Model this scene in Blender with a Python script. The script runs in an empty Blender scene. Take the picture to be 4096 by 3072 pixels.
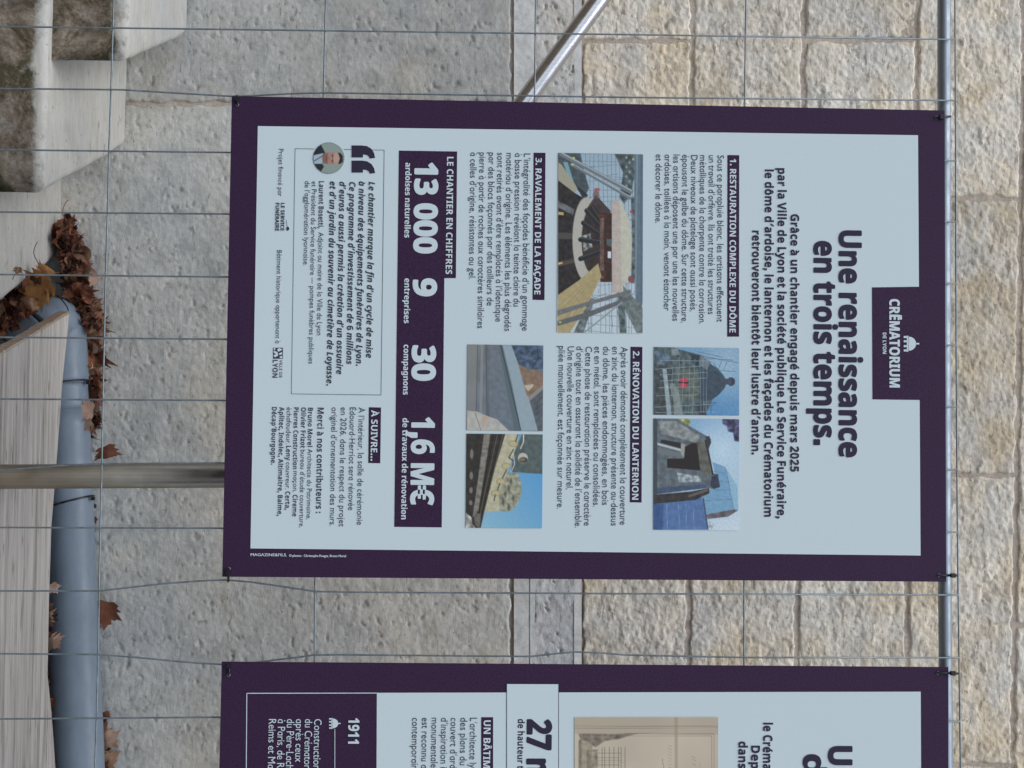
import bpy, math, random
import numpy as np
from mathutils import Vector, Matrix

# ------------------------------------------------------------------ camera, light, exposure
S = bpy.context.scene
COL = S.collection
F = 50.0 / 36.0 * 4096
DIST, CAMH = 2.38, 1.16
def nrm(v): return v / np.linalg.norm(v)
Zc = nrm(np.array([142000., 514., F])); Xc = nrm(np.array([-1232., 122500., -F]))
m_ = nrm(Zc + Xc); d_ = nrm(Zc - Xc)
Zc, Xc = nrm(m_ + d_), nrm(m_ - d_)
Yc = np.cross(Zc, Xc)
# rows: camera right / down / forward written in world X, Y, Z
RIGHT = np.array([Xc[0], Yc[0], Zc[0]]); DOWN = np.array([Xc[1], Yc[1], Zc[1]]); FWD = np.array([Xc[2], Yc[2], Zc[2]])
CAM = np.array([0.0, -DIST, CAMH])
cd = bpy.data.cameras.new('camera'); cam = bpy.data.objects.new('camera', cd); COL.objects.link(cam)
cd.lens = 50; cd.sensor_width = 36; cd.sensor_fit = 'HORIZONTAL'; cd.clip_end = 800; cd.clip_start = .05
mw = Matrix.Identity(4)
for i in range(3):
    mw[i][0] = RIGHT[i]; mw[i][1] = -DOWN[i]; mw[i][2] = -FWD[i]; mw[i][3] = CAM[i]
cam.matrix_world = mw
S.camera = cam

W = bpy.data.worlds.new('World'); S.world = W; W.use_nodes = True
nt = W.node_tree; bg = nt.nodes['Background']
sky = nt.nodes.new('ShaderNodeTexSky'); sky.sky_type = 'NISHITA'; sky.sun_disc = False
sky.sun_elevation = math.radians(64); sky.sun_rotation = math.radians(200); sky.air_density = 1.0; sky.dust_density = 1.6; sky.ozone_density = 1.5
hs = nt.nodes.new('ShaderNodeHueSaturation'); hs.inputs['Saturation'].default_value = .66
nt.links.new(sky.outputs[0], hs.inputs['Color']); nt.links.new(hs.outputs[0], bg.inputs[0])
bg.inputs[1].default_value = 0.10
sd = bpy.data.lights.new('sun', 'SUN'); sun = bpy.data.objects.new('sun', sd); COL.objects.link(sun)
sd.energy = .95; sd.angle = math.radians(45); sd.color = (.97, .98, 1)
az, el = math.radians(200), math.radians(64)
sv = Vector((math.sin(az) * math.cos(el), math.cos(az) * math.cos(el), math.sin(el)))
sun.rotation_euler = sv.to_track_quat('Z', 'Y').to_euler()
S.view_settings.view_transform = 'Standard'; S.view_settings.look = 'None'; S.view_settings.gamma = 1
S.view_settings.use_curve_mapping = False
S.view_settings.exposure = 0.74
S.render.engine = 'CYCLES'
S.cycles.use_denoising = True
S.cycles.max_bounces = 6

# ------------------------------------------------------------------ measuring: a point of the photograph -> a point of a plane of the place
def ray(px, py):
    return RIGHT * (px - 2048) / F + DOWN * (py - 1536) / F + FWD
def on_y(px, py, Y):
    d = ray(px, py); return CAM + d * ((Y - CAM[1]) / d[1])
def on_z(px, py, z):
    d = ray(px, py); return CAM + d * ((z - CAM[2]) / d[2])

# ------------------------------------------------------------------ materials
def mat(name, color=(.5, .5, .5), rough=.7, metal=0., build=None, spec=.5):
    m = bpy.data.materials.new(name); m.use_nodes = True
    n = m.node_tree; b = n.nodes['Principled BSDF']
    b.inputs['Base Color'].default_value = (*color, 1); b.inputs['Roughness'].default_value = rough
    b.inputs['Metallic'].default_value = metal; b.inputs['Specular IOR Level'].default_value = spec
    if build: build(n, b)
    return m
def N(n, t, **k):
    x = n.nodes.new(t)
    for a, v in k.items():
        if a in x.bl_rna.properties: setattr(x, a, v)
        else: x.inputs[a].default_value = v
    return x
def pos(n, scale=(1, 1, 1), rot=(0, 0, 0)):
    g = n.nodes.new('ShaderNodeNewGeometry'); mp = n.nodes.new('ShaderNodeMapping')
    mp.inputs['Scale'].default_value = scale; mp.inputs['Rotation'].default_value = rot
    n.links.new(g.outputs['Position'], mp.inputs[0]); return mp.outputs[0]
def noise(n, vec, scale, detail=6, rough=.6, dist=0.):
    x = N(n, 'ShaderNodeTexNoise'); x.inputs['Scale'].default_value = scale; x.inputs['Detail'].default_value = detail
    x.inputs['Roughness'].default_value = rough; x.inputs['Distortion'].default_value = dist
    n.links.new(vec, x.inputs['Vector']); return x.outputs['Fac']
def ramp(n, fac, stops):
    r = N(n, 'ShaderNodeValToRGB'); e = r.color_ramp.elements
    while len(e) < len(stops): e.new(.5)
    for i, (p, c) in enumerate(stops):
        e[i].position = p; e[i].color = (*c, 1) if len(c) == 3 else c
    n.links.new(fac, r.inputs[0]); return r.outputs[0]
def g3(v): return (v, v, v)
def mix(n, fac, a, b, mode='MIX'):
    x = N(n, 'ShaderNodeMix'); x.data_type = 'RGBA'; x.blend_type = mode
    for sock, val in ((x.inputs[0], fac), (x.inputs[6], a), (x.inputs[7], b)):
        if isinstance(val, (int, float)): sock.default_value = val
        elif isinstance(val, tuple): sock.default_value = (*val, 1)
        else: n.links.new(val, sock)
    return x.outputs[2]
def bump(n, b, h, strength=.3, dist=.01, prev=None):
    x = N(n, 'ShaderNodeBump'); x.inputs['Strength'].default_value = strength; x.inputs['Distance'].default_value = dist
    n.links.new(h, x.inputs['Height'])
    if prev: n.links.new(prev, x.inputs['Normal'])
    n.links.new(x.outputs[0], b.inputs['Normal']); return x.outputs[0]

def stone_build(c1, c2, c3, pit, big=3.5, flake=1.0, fleck=(.42, .36), fine=.35):
    def f(n, b):
        at = N(n, 'ShaderNodeAttribute', attribute_type='OBJECT', attribute_name='tint')
        p = pos(n); pa = pos(n, (.55, 1, 1.6), (0, .35, 0))
        col = ramp(n, noise(n, p, big, 8, .62, .4), [(.34, c1), (.5, c2), (.66, c3)])
        md = noise(n, p, 21, 6, .7, .6)
        col = mix(n, .62, col, ramp(n, md, [(.3, g3(.55)), (.5, g3(.92)), (.7, g3(1.22))]), 'MULTIPLY')
        fl = noise(n, pa, 62, 3, .55, 1.1)
        col = mix(n, ramp(n, fl, [(fleck[1] - .03, g3(.75 * flake)), (fleck[0], g3(0))]), col, pit)
        fw = noise(n, pa, 44, 5, .6, 1.4)
        col = mix(n, ramp(n, fw, [(.60, g3(0)), (.66, g3(.38))]), col, tuple(min(.9, c * 1.35) for c in c2))
        gr = noise(n, p, 330, 2, .6)
        col = mix(n, .5, col, ramp(n, gr, [(.3, g3(.78)), (.7, g3(1.15))]), 'MULTIPLY')
        hv = N(n, 'ShaderNodeHueSaturation'); n.links.new(col, hv.inputs['Color'])
        mr = N(n, 'ShaderNodeMapRange'); mr.inputs['To Min'].default_value = .88; mr.inputs['To Max'].default_value = 1.1
        n.links.new(at.outputs['Fac'], mr.inputs['Value']); n.links.new(mr.outputs[0], hv.inputs['Value'])
        n.links.new(hv.outputs[0], b.inputs['Base Color'])
        q = bump(n, b, noise(n, pa, 75, 6, .65, .8), fine, .006)
        bump(n, b, gr, .25, .0012, q)
    return f
M = {}
M['ashlar'] = mat('ashlar', rough=.9, spec=.2, build=stone_build((.71, .68, .61), (.78, .705, .58), (.78, .65, .46), (.30, .25, .19), 6, .95, (.425, .375), fine=.42))
M['plinth_light'] = mat('plinth_light', rough=.9, spec=.2, build=stone_build((.60, .61, .60), (.69, .68, .64), (.71, .67, .59), (.27, .26, .24), 4, .9, (.41, .36), fine=.35))
M['plinth'] = mat('plinth', rough=.9, spec=.2, build=stone_build((.45, .46, .45), (.545, .54, .50), (.61, .565, .475), (.21, .205, .19), 2.6, .85, (.375, .34), fine=.3))
M['draft'] = mat('draft', rough=.9, spec=.2, build=stone_build((.74, .75, .73), (.80, .79, .75), (.78, .755, .69), (.50, .49, .46), 3, .6, (.37, .33), fine=.1))
M['mortar'] = mat('mortar', rough=.95, spec=.1, build=lambda n, b: (
    n.links.new(mix(n, .6, ramp(n, noise(n, pos(n), 8, 6), [(.35, (.47, .40, .33)), (.65, (.60, .52, .43))]), ramp(n, noise(n, pos(n), 150, 4), [(.3, g3(.6)), (.7, g3(1.2))]), 'MULTIPLY'), b.inputs['Base Color']),
    bump(n, b, noise(n, pos(n), 120, 5), .5, .004)))
def step_build(n, b):
    p = pos(n); st = pos(n, (.25, 1, 1))
    col = ramp(n, noise(n, p, 3, 6), [(.35, (.46, .46, .43)), (.65, (.56, .54, .48))])
    col = mix(n, .6, col, ramp(n, noise(n, st, 60, 6, .7), [(.3, g3(.72)), (.55, g3(1)), (.8, g3(1.15))]), 'MULTIPLY')
    col = mix(n, ramp(n, noise(n, pos(n, (.3, 1, .8)), 34, 3, .5, .5), [(.30, g3(.7)), (.345, g3(0))]), col, (.2, .17, .14))
    col = mix(n, ramp(n, noise(n, p, 6, 8, .7, .5), [(.5, g3(0)), (.7, g3(.45))]), col, (.33, .31, .26))
    col = mix(n, ramp(n, noise(n, p, 120, 3, .5), [(.27, g3(.7)), (.33, g3(0))]), col, (.16, .14, .12))
    # lichen and soil sit on the faces that look outward from the wall
    g = n.nodes.new('ShaderNodeNewGeometry'); sx = N(n, 'ShaderNodeSeparateXYZ'); n.links.new(g.outputs['True Normal'], sx.inputs[0])
    sp = N(n, 'ShaderNodeSeparateXYZ'); n.links.new(g.outputs['Position'], sp.inputs[0])
    vert = N(n, 'ShaderNodeMath', operation='LESS_THAN'); n.links.new(sx.outputs['Y'], vert.inputs[0]); vert.inputs[1].default_value = -.35
    lich = ramp(n, noise(n, p, 9, 9, .72, .5), [(.36, (.03, .032, .016)), (.46, (.085, .07, .04)), (.54, (.25, .20, .15)), (.64, (.40, .36, .30))])
    lich = mix(n, .75, lich, ramp(n, noise(n, p, 4.5, 5, .6, .8), [(.36, g3(.45)), (.6, g3(1.25))]), 'MULTIPLY')
    lich = mix(n, .7, lich, ramp(n, noise(n, p, 160, 5, .75), [(.3, g3(.4)), (.7, g3(1.45))]), 'MULTIPLY')
    edge = N(n, 'ShaderNodeAttribute', attribute_name='lichen')
    ad = N(n, 'ShaderNodeMath', operation='ADD'); n.links.new(edge.outputs['Fac'], ad.inputs[0]); n.links.new(noise(n, p, 14, 8, .75), ad.inputs[1])
    cov = ramp(n, ad.outputs[0], [(.80, g3(0)), (1.04, g3(1))])
    col = mix(n, cov, col, lich)
    n.links.new(col, b.inputs['Base Color'])
    bump(n, b, noise(n, p, 70, 7, .7), .35, .004)
M['step'] = mat('step', rough=.85, spec=.25, build=step_build)
def wood_build(n, b):
    p = pos(n, (.06, 1, 1), (0, 0, .02)); p2 = pos(n, (.09, 1, 1), (0, 0, .02))
    col = ramp(n, noise(n, p, 55, 6, .65, .3), [(.30, (.22, .195, .17)), (.43, (.42, .385, .34)), (.58, (.56, .52, .465)), (.72, (.62, .585, .53))])
    crack = noise(n, p2, 120, 3, .6, .2)
    col = mix(n, ramp(n, crack, [(.31, g3(.85)), (.37, g3(0))]), col, (.16, .13, .11))
    col = mix(n, .4, col, ramp(n, noise(n, pos(n), 3, 5), [(.3, g3(.8)), (.7, g3(1.12))]), 'MULTIPLY')
    n.links.new(col, b.inputs['Base Color']); bump(n, b, crack, .4, .002)
M['wood'] = mat('wood', rough=.85, spec=.2, build=wood_build)
M['endgrain'] = mat('endgrain', rough=.9, build=lambda n, b: (n.links.new(ramp(n, noise(n, pos(n, (1, 1, 1)), 90, 6), [(.3, (.22, .15, .10)), (.7, (.42, .31, .22))]), b.inputs['Base Color']), None))
def pvc_build(n, b):
    col = ramp(n, noise(n, pos(n), 5, 6, .6), [(.3, (.165, .205, .25)), (.7, (.235, .29, .345))])
    col = mix(n, .5, col, ramp(n, noise(n, pos(n, (.3, 1, 1)), 50, 6, .75, 1), [(.3, g3(.75)), (.5, g3(1)), (.75, g3(1.12))]), 'MULTIPLY')
    n.links.new(col, b.inputs['Base Color'])
    n.links.new(ramp(n, noise(n, pos(n), 25, 5), [(.3, g3(.35)), (.7, g3(.6))]), b.inputs['Roughness'])
M['pvc'] = mat('pvc', rough=.45, build=pvc_build)
def metal_build(c, r, st=(1, 1, .02)):
    def f(n, b):
        v = noise(n, pos(n, st), 300, 3)
        n.links.new(mix(n, .35, c, ramp(n, v, [(.3, g3(.6)), (.7, g3(1.2))]), 'MULTIPLY'), b.inputs['Base Color'])
        n.links.new(ramp(n, noise(n, pos(n), 30, 5), [(.3, g3(r * .8)), (.7, g3(r * 1.3))]), b.inputs['Roughness'])
        bump(n, b, v, .1, .0006)
    return f
M['steel'] = mat('steel', rough=.25, metal=1, build=metal_build((.68, .67, .66), .22))
M['tube'] = mat('tube', rough=.3, metal=1, build=metal_build((.34, .295, .235), .36, (1, 1, .004)))  # brushed steel; brown reflection of the surroundings is put into the base colour
M['galva'] = mat('galva', rough=.4, metal=1, build=metal_build((.36, .41, .45), .50, (.02, 1, 1)))
M['wire'] = mat('wire', (.21, .235, .245), .5, .55, build=lambda n, b: n.links.new(ramp(n, noise(n, pos(n), 60, 4), [(.3, (.15, .185, .20)), (.7, (.28, .33, .355))]), b.inputs['Base Color']))
def grainy(c, amt=.12, rough=.45):
    def f(n, b):
        n.links.new(mix(n, 1.0, c, ramp(n, noise(n, pos(n), 420, 2), [(.3, g3(1 - amt)), (.7, g3(1 + amt))]), 'MULTIPLY'), b.inputs['Base Color'])
    return f
PURPLE = (.043, .019, .053)
M['purple'] = mat('purple_print', rough=.5, spec=.18, build=grainy(PURPLE, .35))
M['page'] = mat('page_print', rough=.55, spec=.25, build=grainy((.655, .765, .79), .02))
M['ink'] = mat('ink', (.035, .028, .055), .55, spec=.2)
M['dark_ink'] = mat('dark_ink', (.045, .055, .075), .55, spec=.2)
M['board'] = mat('board', (.5, .5, .5), .5)
M['black'] = mat('black_plastic', (.012, .012, .016), .35)
M['ground'] = mat('ground', rough=.95, spec=.1, build=lambda n, b: (n.links.new(ramp(n, noise(n, pos(n), 12, 9, .7), [(.3, (.07, .055, .04)), (.55, (.13, .105, .08)), (.75, (.19, .16, .13))]), b.inputs['Base Color']), bump(n, b, noise(n, pos(n), 60, 6), .6, .01)))
def leaf_mat(name, a, c):
    def f(n, b):
        col = ramp(n, noise(n, pos(n), 28, 6, .65), [(.32, a), (.68, c)])
        col = mix(n, .4, col, ramp(n, noise(n, pos(n), 260, 3), [(.3, g3(.6)), (.7, g3(1.2))]), 'MULTIPLY')
        n.links.new(col, b.inputs['Base Color'])
    return mat(name, rough=.6, spec=.3, build=f)
M['leaf_red'] = leaf_mat('leaf_red', (.10, .032, .018), (.27, .10, .05))
M['leaf_dark'] = leaf_mat('leaf_dark', (.045, .018, .014), (.14, .055, .032))
M['leaf_tan'] = leaf_mat('leaf_tan', (.34, .20, .14), (.54, .36, .26))
M['leaf_ochre'] = leaf_mat('leaf_ochre', (.24, .10, .035), (.47, .24, .08))
M['leaf_brown'] = leaf_mat('leaf_brown', (.15, .08, .045), (.33, .19, .11))
def pic_build(n, b):
    a = N(n, 'ShaderNodeVertexColor', layer_name='print'); n.links.new(a.outputs[0], b.inputs['Base Color'])
M['picture'] = mat('picture_print', rough=.4, spec=.35, build=pic_build)

# ------------------------------------------------------------------ object helpers
def link(o, parent=None):
    COL.objects.link(o)
    if parent is not None: o.parent = parent
    return o
def mesh_obj(name, verts, faces, m, parent=None, smooth=False, origin=None):
    me = bpy.data.meshes.new(name)
    v = np.asarray(verts, float)
    if parent is not None and parent.get('_inv') is not None:
        pass
    me.from_pydata([tuple(x) for x in v], [], [tuple(f) for f in faces])
    me.materials.append(m)
    if smooth: me.shade_smooth()
    o = bpy.data.objects.new(name, me)
    return link(o, parent)
def grid_obj(name, P, m, parent=None, smooth=True):
    """P: (rows, cols, 3) array of points"""
    r, c = P.shape[:2]
    idx = np.arange(r * c).reshape(r, c)
    q = np.stack([idx[:-1, :-1], idx[:-1, 1:], idx[1:, 1:], idx[1:, :-1]], -1).reshape(-1, 4)
    me = bpy.data.meshes.new(name)
    me.vertices.add(r * c); me.vertices.foreach_set('co', P.reshape(-1).astype(np.float32))
    me.loops.add(q.size); me.loops.foreach_set('vertex_index', q.reshape(-1).astype(np.int32))
    me.polygons.add(len(q)); me.polygons.foreach_set('loop_start', np.arange(0, q.size, 4, dtype=np.int32))
    me.update(calc_edges=True)
    if smooth: me.shade_smooth()
    me.materials.append(m)
    return link(bpy.data.objects.new(name, me), parent)
def empty(name, loc, label=None, cat=None, group=None, rot=None):
    o = bpy.data.objects.new(name, None); o.location = loc; o.empty_display_size = .05
    if rot: o.rotation_euler = rot
    tag(o, label, cat, group); return link(o)
def tag(o, label=None, cat=None, group=None, kind=None):
    if label: o['label'] = label
    if cat: o['category'] = cat
    if group: o['group'] = group
    if kind: o['kind'] = kind
    return o
def rel(parent, pts):
    return np.asarray(pts, float) - np.array(parent.location)
def tube_geo(pts, r, seg=10, caps=True, radii=None):
    pts = [np.asarray(p, float) for p in pts]; V = []; Fc = []
    up = np.array([.13, .97, .21])
    for i, p in enumerate(pts):
        t = nrm(pts[min(i + 1, len(pts) - 1)] - pts[max(i - 1, 0)])
        a = nrm(np.cross(t, up)); b = np.cross(t, a)
        rr = radii[i] if radii is not None else r
        for k in range(seg):
            w = 2 * math.pi * k / seg; V.append(p + rr * (a * math.cos(w) + b * math.sin(w)))
    for i in range(len(pts) - 1):
        for k in range(seg):
            k2 = (k + 1) % seg; Fc.append((i * seg + k, i * seg + k2, (i + 1) * seg + k2, (i + 1) * seg + k))
    if caps:
        Fc.append(tuple(range(seg))[::-1]); Fc.append(tuple(range((len(pts) - 1) * seg, len(pts) * seg)))
    return V, Fc
def tube(name, pts, r, m, parent=None, seg=10, radii=None):
    V, Fc = tube_geo(pts, r, seg, True, radii)
    return mesh_obj(name, V, Fc, m, parent, True)
def box_geo(lo, hi):
    x0, y0, z0 = lo; x1, y1, z1 = hi
    return ([(x0, y0, z0), (x1, y0, z0), (x1, y1, z0), (x0, y1, z0), (x0, y0, z1), (x1, y0, z1), (x1, y1, z1), (x0, y1, z1)],
            [(0, 3, 2, 1), (4, 5, 6, 7), (0, 1, 5, 4), (1, 2, 6, 5), (2, 3, 7, 6), (3, 0, 4, 7)])

# ------------------------------------------------------------------ numpy noise
class Perlin:
    def __init__(s, seed):
        r = np.random.RandomState(seed); p = r.permutation(256); s.p = np.concatenate([p, p, p])
        a = r.rand(256) * 2 * np.pi; s.g = np.stack([np.cos(a), np.sin(a)], -1); s.o = r.rand(256, 2)
    def h(s, i, j): return s.p[(s.p[i & 255] + (j & 255)) & 511]
    def n(s, x, y):
        i = np.floor(x).astype(int); j = np.floor(y).astype(int); fx = x - i; fy = y - j
        u = fx * fx * fx * (fx * (fx * 6 - 15) + 10); v = fy * fy * fy * (fy * (fy * 6 - 15) + 10)
        def d(a, b):
            g = s.g[s.h(i + a, j + b)]; return g[..., 0] * (fx - a) + g[..., 1] * (fy - b)
        return (d(0, 0) * (1 - u) + d(1, 0) * u) * (1 - v) + (d(0, 1) * (1 - u) + d(1, 1) * u) * v
    def fbm(s, x, y, o=4, g=.5):
        t = 0; a = 1
        for k in range(o): t = t + a * s.n(x * 2 ** k + 17.3 * k, y * 2 ** k + 9.1 * k); a *= g
        return t
    def worley(s, x, y):
        i = np.floor(x).astype(int); j = np.floor(y).astype(int); best = np.full(x.shape, 9.); ident = np.zeros(x.shape); oy = np.zeros(x.shape); ox = np.zeros(x.shape)
        for a in (-1, 0, 1):
            for b in (-1, 0, 1):
                h = s.h(i + a, j + b); o = s.o[h]
                dd = (i + a + o[..., 0] - x) ** 2 + (j + b + o[..., 1] - y) ** 2
                m = dd < best; best = np.where(m, dd, best); ident = np.where(m, h / 255., ident)
                oy = np.where(m, y - (j + b + o[..., 1]), oy); ox = np.where(m, x - (i + a + o[..., 0]), ox)
        return np.sqrt(best), ident, ox, oy
PN = Perlin(7)

# ------------------------------------------------------------------ ground
WY = 0.90
gz = 0.02
g = mesh_obj('ground', [(-300, -300, gz), (300, -300, gz), (300, WY + .3, gz), (-300, WY + .3, gz)], [(0, 1, 2, 3)], M['ground'])
tag(g, kind='structure')

# ------------------------------------------------------------------ stone wall
wall = empty('stone_wall', (0, WY, gz), 'pale limestone wall, smooth grey plinth below rough picked ashlar courses', 'wall')
def stone(c, m, seed, gap=.0030, res=.0032, amp=.006, scoop=.0048, sc=46., edge=.005, base=-.002, low=.004, parent=wall, pits=0., wobk=1.):
    """c: four wall points in photo pixels (lower-left, lower-right, upper-right, upper-left)"""
    q = [on_y(px, py, WY) for px, py in c]
    q = np.array(q)[:, [0, 2]]
    nx = max(4, int(np.linalg.norm(q[1] - q[0]) / res)); nz = max(4, int(np.linalg.norm(q[3] - q[0]) / res))
    u, v = np.meshgrid(np.linspace(0, 1, nx), np.linspace(0, 1, nz))
    lw = np.linalg.norm(q[1] - q[0]); lh = np.linalg.norm(q[3] - q[0])
    P = (q[0] * ((1 - u) * (1 - v))[..., None] + q[1] * (u * (1 - v))[..., None] + q[2] * (u * v)[..., None] + q[3] * ((1 - u) * v)[..., None])
    X, Z = P[..., 0], P[..., 1]
    de = np.minimum(np.minimum(u, 1 - u) * lw, np.minimum(v, 1 - v) * lh)
    if not wobk: de = np.minimum(u, 1 - u) * lw
    wob = PN.fbm(X * 24 + seed, Z * 24, 3) * .007 * wobk
    de2 = np.clip((de - gap + wob * (de < .05)) / edge, 0, 1)
    prof = np.sqrt(np.clip(1 - (1 - de2) ** 2, 0, 1))
    xs = X + .16 * Z
    wx = PN.fbm(X * 22 + seed * 3, Z * 22, 3, .6) * .8; wz = PN.fbm(X * 22 + 40, Z * 22 + seed, 3, .6) * .8
    f1, idn, ax, ay = PN.worley(xs * sc * .62 + wx, Z * sc * 1.15 + wz + seed)
    f2, id2, bx_, by_ = PN.worley(xs * sc * 1.5 + wx * 1.5, Z * sc * 2.3 + wz * 1.5 + seed * 2)
    lowf = PN.fbm(X * 6 + seed, Z * 6, 3)
    mask = np.clip(.45 + 2.2 * PN.fbm(X * 8 + 5 * seed, Z * 8 + 3, 3), .05, 1)
    mask2 = np.clip(.45 + 2.2 * PN.fbm(X * 13 + 9 * seed, Z * 13 + 30, 3), .05, 1)
    rid = (idn * 7.3) % 1
    h = low * 1.2 * lowf + scoop * mask * ((idn - .5) * .7 + (rid - .35) * .9 * ay + (idn - .5) * .5 * ax) + scoop * .6 * mask2 * ((id2 - .5) * .7 + ((id2 * 5.1) % 1 - .35) * by_)
    h = h + amp * .4 * PN.fbm(X * 75, Z * 75 + seed, 4, .65)
    if pits:
        pt = PN.fbm(xs * 46 + 31, Z * 60 + seed, 4, .62) * (.6 + .8 * mask2); h = h - pits * np.clip(pt - .47, 0, .25) * 5
    Y = WY + .012 - (base + .021 + h) * prof
    Y = np.where(prof <= 0, WY + .012, Y)
    P3 = np.stack([X, Y, Z], -1) - np.array(parent.location)
    o = grid_obj('stone', P3, m, parent); o['tint'] = random.Random(seed).random()
    return o
# mortar behind every joint, the wall's own thickness behind it
a = on_y(-60, -700, WY); b = on_y(4500, 3900, WY)
V, Fc = box_geo((a[0] - .6, WY - .0030, gz - .3), (b[0] + .6, WY + .35, b[2] + .5))
V = rel(wall, V)
mesh_obj('mortar', V, Fc, M['mortar'], wall)
def cx(x, y, k):                                  # course lines drift a little over the width
    return x + k * y
K = {0: (460 * 0, 0.0)}
lines = [(-420, .0), (2052, -.001), (2322, 0.0), (2768, -.0062), (3214, -.0115), (3666, -.0165), (4093, -.0155), (4520, -.016)]
def P(k, y): return (lines[k][0] + lines[k][1] * y, y)
def course(k, ys, m, **kw):
    for i in range(len(ys) - 1):
        y0, y1 = ys[i], ys[i + 1]
        stone([P(k, y0), P(k, y1), P(k + 1, y1), P(k + 1, y0)], m, k * 11 + i + 1, **kw)
# lower plinth slabs: joint at 418, next far to the right
course(0, [-700, 418, 3500], M['plinth'], gap=.0035, res=.0036, amp=.0035, scoop=.0009, sc=30, edge=.004, low=.0016, pits=.0032, base=0.)
# upper plinth: drafted margin, then rough grey band
def band(x0, x1, ys, m, seed, **kw):
    for i in range(len(ys) - 1):
        stone([(x0 - 1, ys[i]), (x0 - 1, ys[i + 1]), (x1 + 1, ys[i + 1]), (x1 + 1, ys[i])], m, seed + i, **kw)
band(2056, 2138, [-700, 1240, 3500], M['draft'], 71, gap=.0, res=.004, amp=.002, scoop=.0008, sc=34, edge=.0012, wobk=0, low=.001, base=.001, pits=.002)
band(2138, 2296, [-700, 1240, 3500], M['plinth_light'], 75, gap=.0, res=.0035, amp=.004, scoop=.0032, sc=44, edge=.0012, wobk=0, low=.002, base=.0, pits=.006)
band(2296, 2324, [-700, 1240, 3500], M['draft'], 79, gap=.0, res=.004, amp=.001, scoop=.0006, sc=34, edge=.0012, wobk=0, low=.0, base=.001, pits=.001)
course(2, [-700, 166, 1270, 2780, 3600], M['ashlar'])
course(3, [-700, 760, 1900, 3600], M['ashlar'])
course(4, [-700, 162, 1340, 3600], M['ashlar'], low=.006)
course(5, [-700, 795, 1902, 3058, 3700], M['ashlar'], edge=.006)
course(6, [-700, 300, 1300, 2500, 3700], M['ashlar'])

# ------------------------------------------------------------------ stone steps
steps = empty('stone_steps', (float(on_y(500, 300, WY)[0]), WY, gz), 'low stone steps rising to the left, light treads over mossy risers', 'steps')
def slab(z, thick, far, near, right, name='step'):
    """far / near: photo x of tread's back and front edge; right: list of (px,py) along the tread's right end, back to front"""
    pts = [on_z(x, y, z)[:2] for x, y in right]
    back = WY - .012
    yf = pts[-1][1]
    # front edge follows the last point; left end runs out of the picture
    lx = on_z(far, -600, z)[0]
    out = [(lx, back)] + [tuple(p) for p in pts] + [(lx, yf)]
    out = np.array(out); ox, oy = steps.location[0], steps.location[1]
    # rounded top edge: rings
    def inset(poly, d):
        c = len(poly); res = []
        for i in range(c):
            p0, p1, p2 = poly[i - 1], poly[i], poly[(i + 1) % c]
            e1 = nrm(p1 - p0); e2 = nrm(p2 - p1); n1 = np.array([-e1[1], e1[0]]); n2 = np.array([-e2[1], e2[0]])
            bis = n1 + n2; bis = bis / max(.4, np.dot(bis, bis)) * 2 if np.linalg.norm(bis) > 1e-6 else n1
            res.append(p1 + bis * d * sgn)
        return np.array(res)
    area = 0.5 * np.sum(out[:, 0] * np.roll(out[:, 1], -1) - np.roll(out[:, 0], -1) * out[:, 1]); sgn = 1 if area > 0 else -1
    R = .014; rings = [(0, z - thick), (0, z - thick * .66), (0, z - thick * .33), (0, z - R)] + [(R * (1 - math.cos(t)), z - R + R * math.sin(t)) for t in (math.pi / 8, math.pi / 4, 3 * math.pi / 8, math.pi / 2)]
    V = []; n = len(out)
    # subdivide outline for the surface wear
    for d, zz in rings:
        r = inset(out, d)
        V += [(p[0], p[1], zz) for p in r]
    Fc = []
    for k in range(len(rings) - 1):
        for i in range(n):
            j = (i + 1) % n; f = (k * n + i, k * n + j, (k + 1) * n + j, (k + 1) * n + i); Fc.append(f if sgn > 0 else f[::-1])
    top = tuple(range((len(rings) - 1) * n, len(rings) * n)); Fc.append(top if sgn > 0 else top[::-1])
    return rel(steps, V), Fc, yf
import bmesh
def make_step(z, thick, far, right, lich_y, bottom):
    V, Fc, yf = slab(z, thick, far, None, right)
    o = mesh_obj('step', V, Fc, M['step'], steps)
    bm = bmesh.new(); bm.from_mesh(o.data); bmesh.ops.triangulate(bm, faces=[f for f in bm.faces if len(f.verts) > 4])
    for _ in range(4):
        es = [e for e in bm.edges if e.calc_length() > .035]
        if es: bmesh.ops.subdivide_edges(bm, edges=es, cuts=1, use_grid_fill=True)
    bm.to_mesh(o.data); bm.free()
    me = o.data; co = np.empty(len(me.vertices) * 3); me.vertices.foreach_get('co', co); co = co.reshape(-1, 3)
    at = me.attributes.new('lichen', 'FLOAT', 'POINT')
    wz = co[:, 2] + gz; wy = co[:, 1] + WY
    # lichen covers the outward riser from the ground up to just under the nosing
    val = np.where((wy < yf + .02) & (wz < z - .004), .62, .0)
    val = np.where((wy < yf + .02) & (wz >= z - .03), .30, val)
    val = np.where(wz > z - .002, np.clip(.30 - (wy - yf) * 6, 0, .30), val)
    at.data.foreach_set('value', val.astype(np.float32))
    co[:, 0] += PN.fbm(co[:, 2] * 14, co[:, 1] * 14, 3) * .003
    co[:, 2] += PN.fbm(co[:, 0] * 9, co[:, 1] * 9, 3) * .0025
    me.vertices.foreach_set('co', co.reshape(-1)); me.shade_smooth(); me.update()
    return o
make_step(.543, .145, 750, [(750, 90), (749, 118), (742, 136), (728, 150), (675, 172), (600, 207), (512, 245)], 0, 0)
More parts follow.
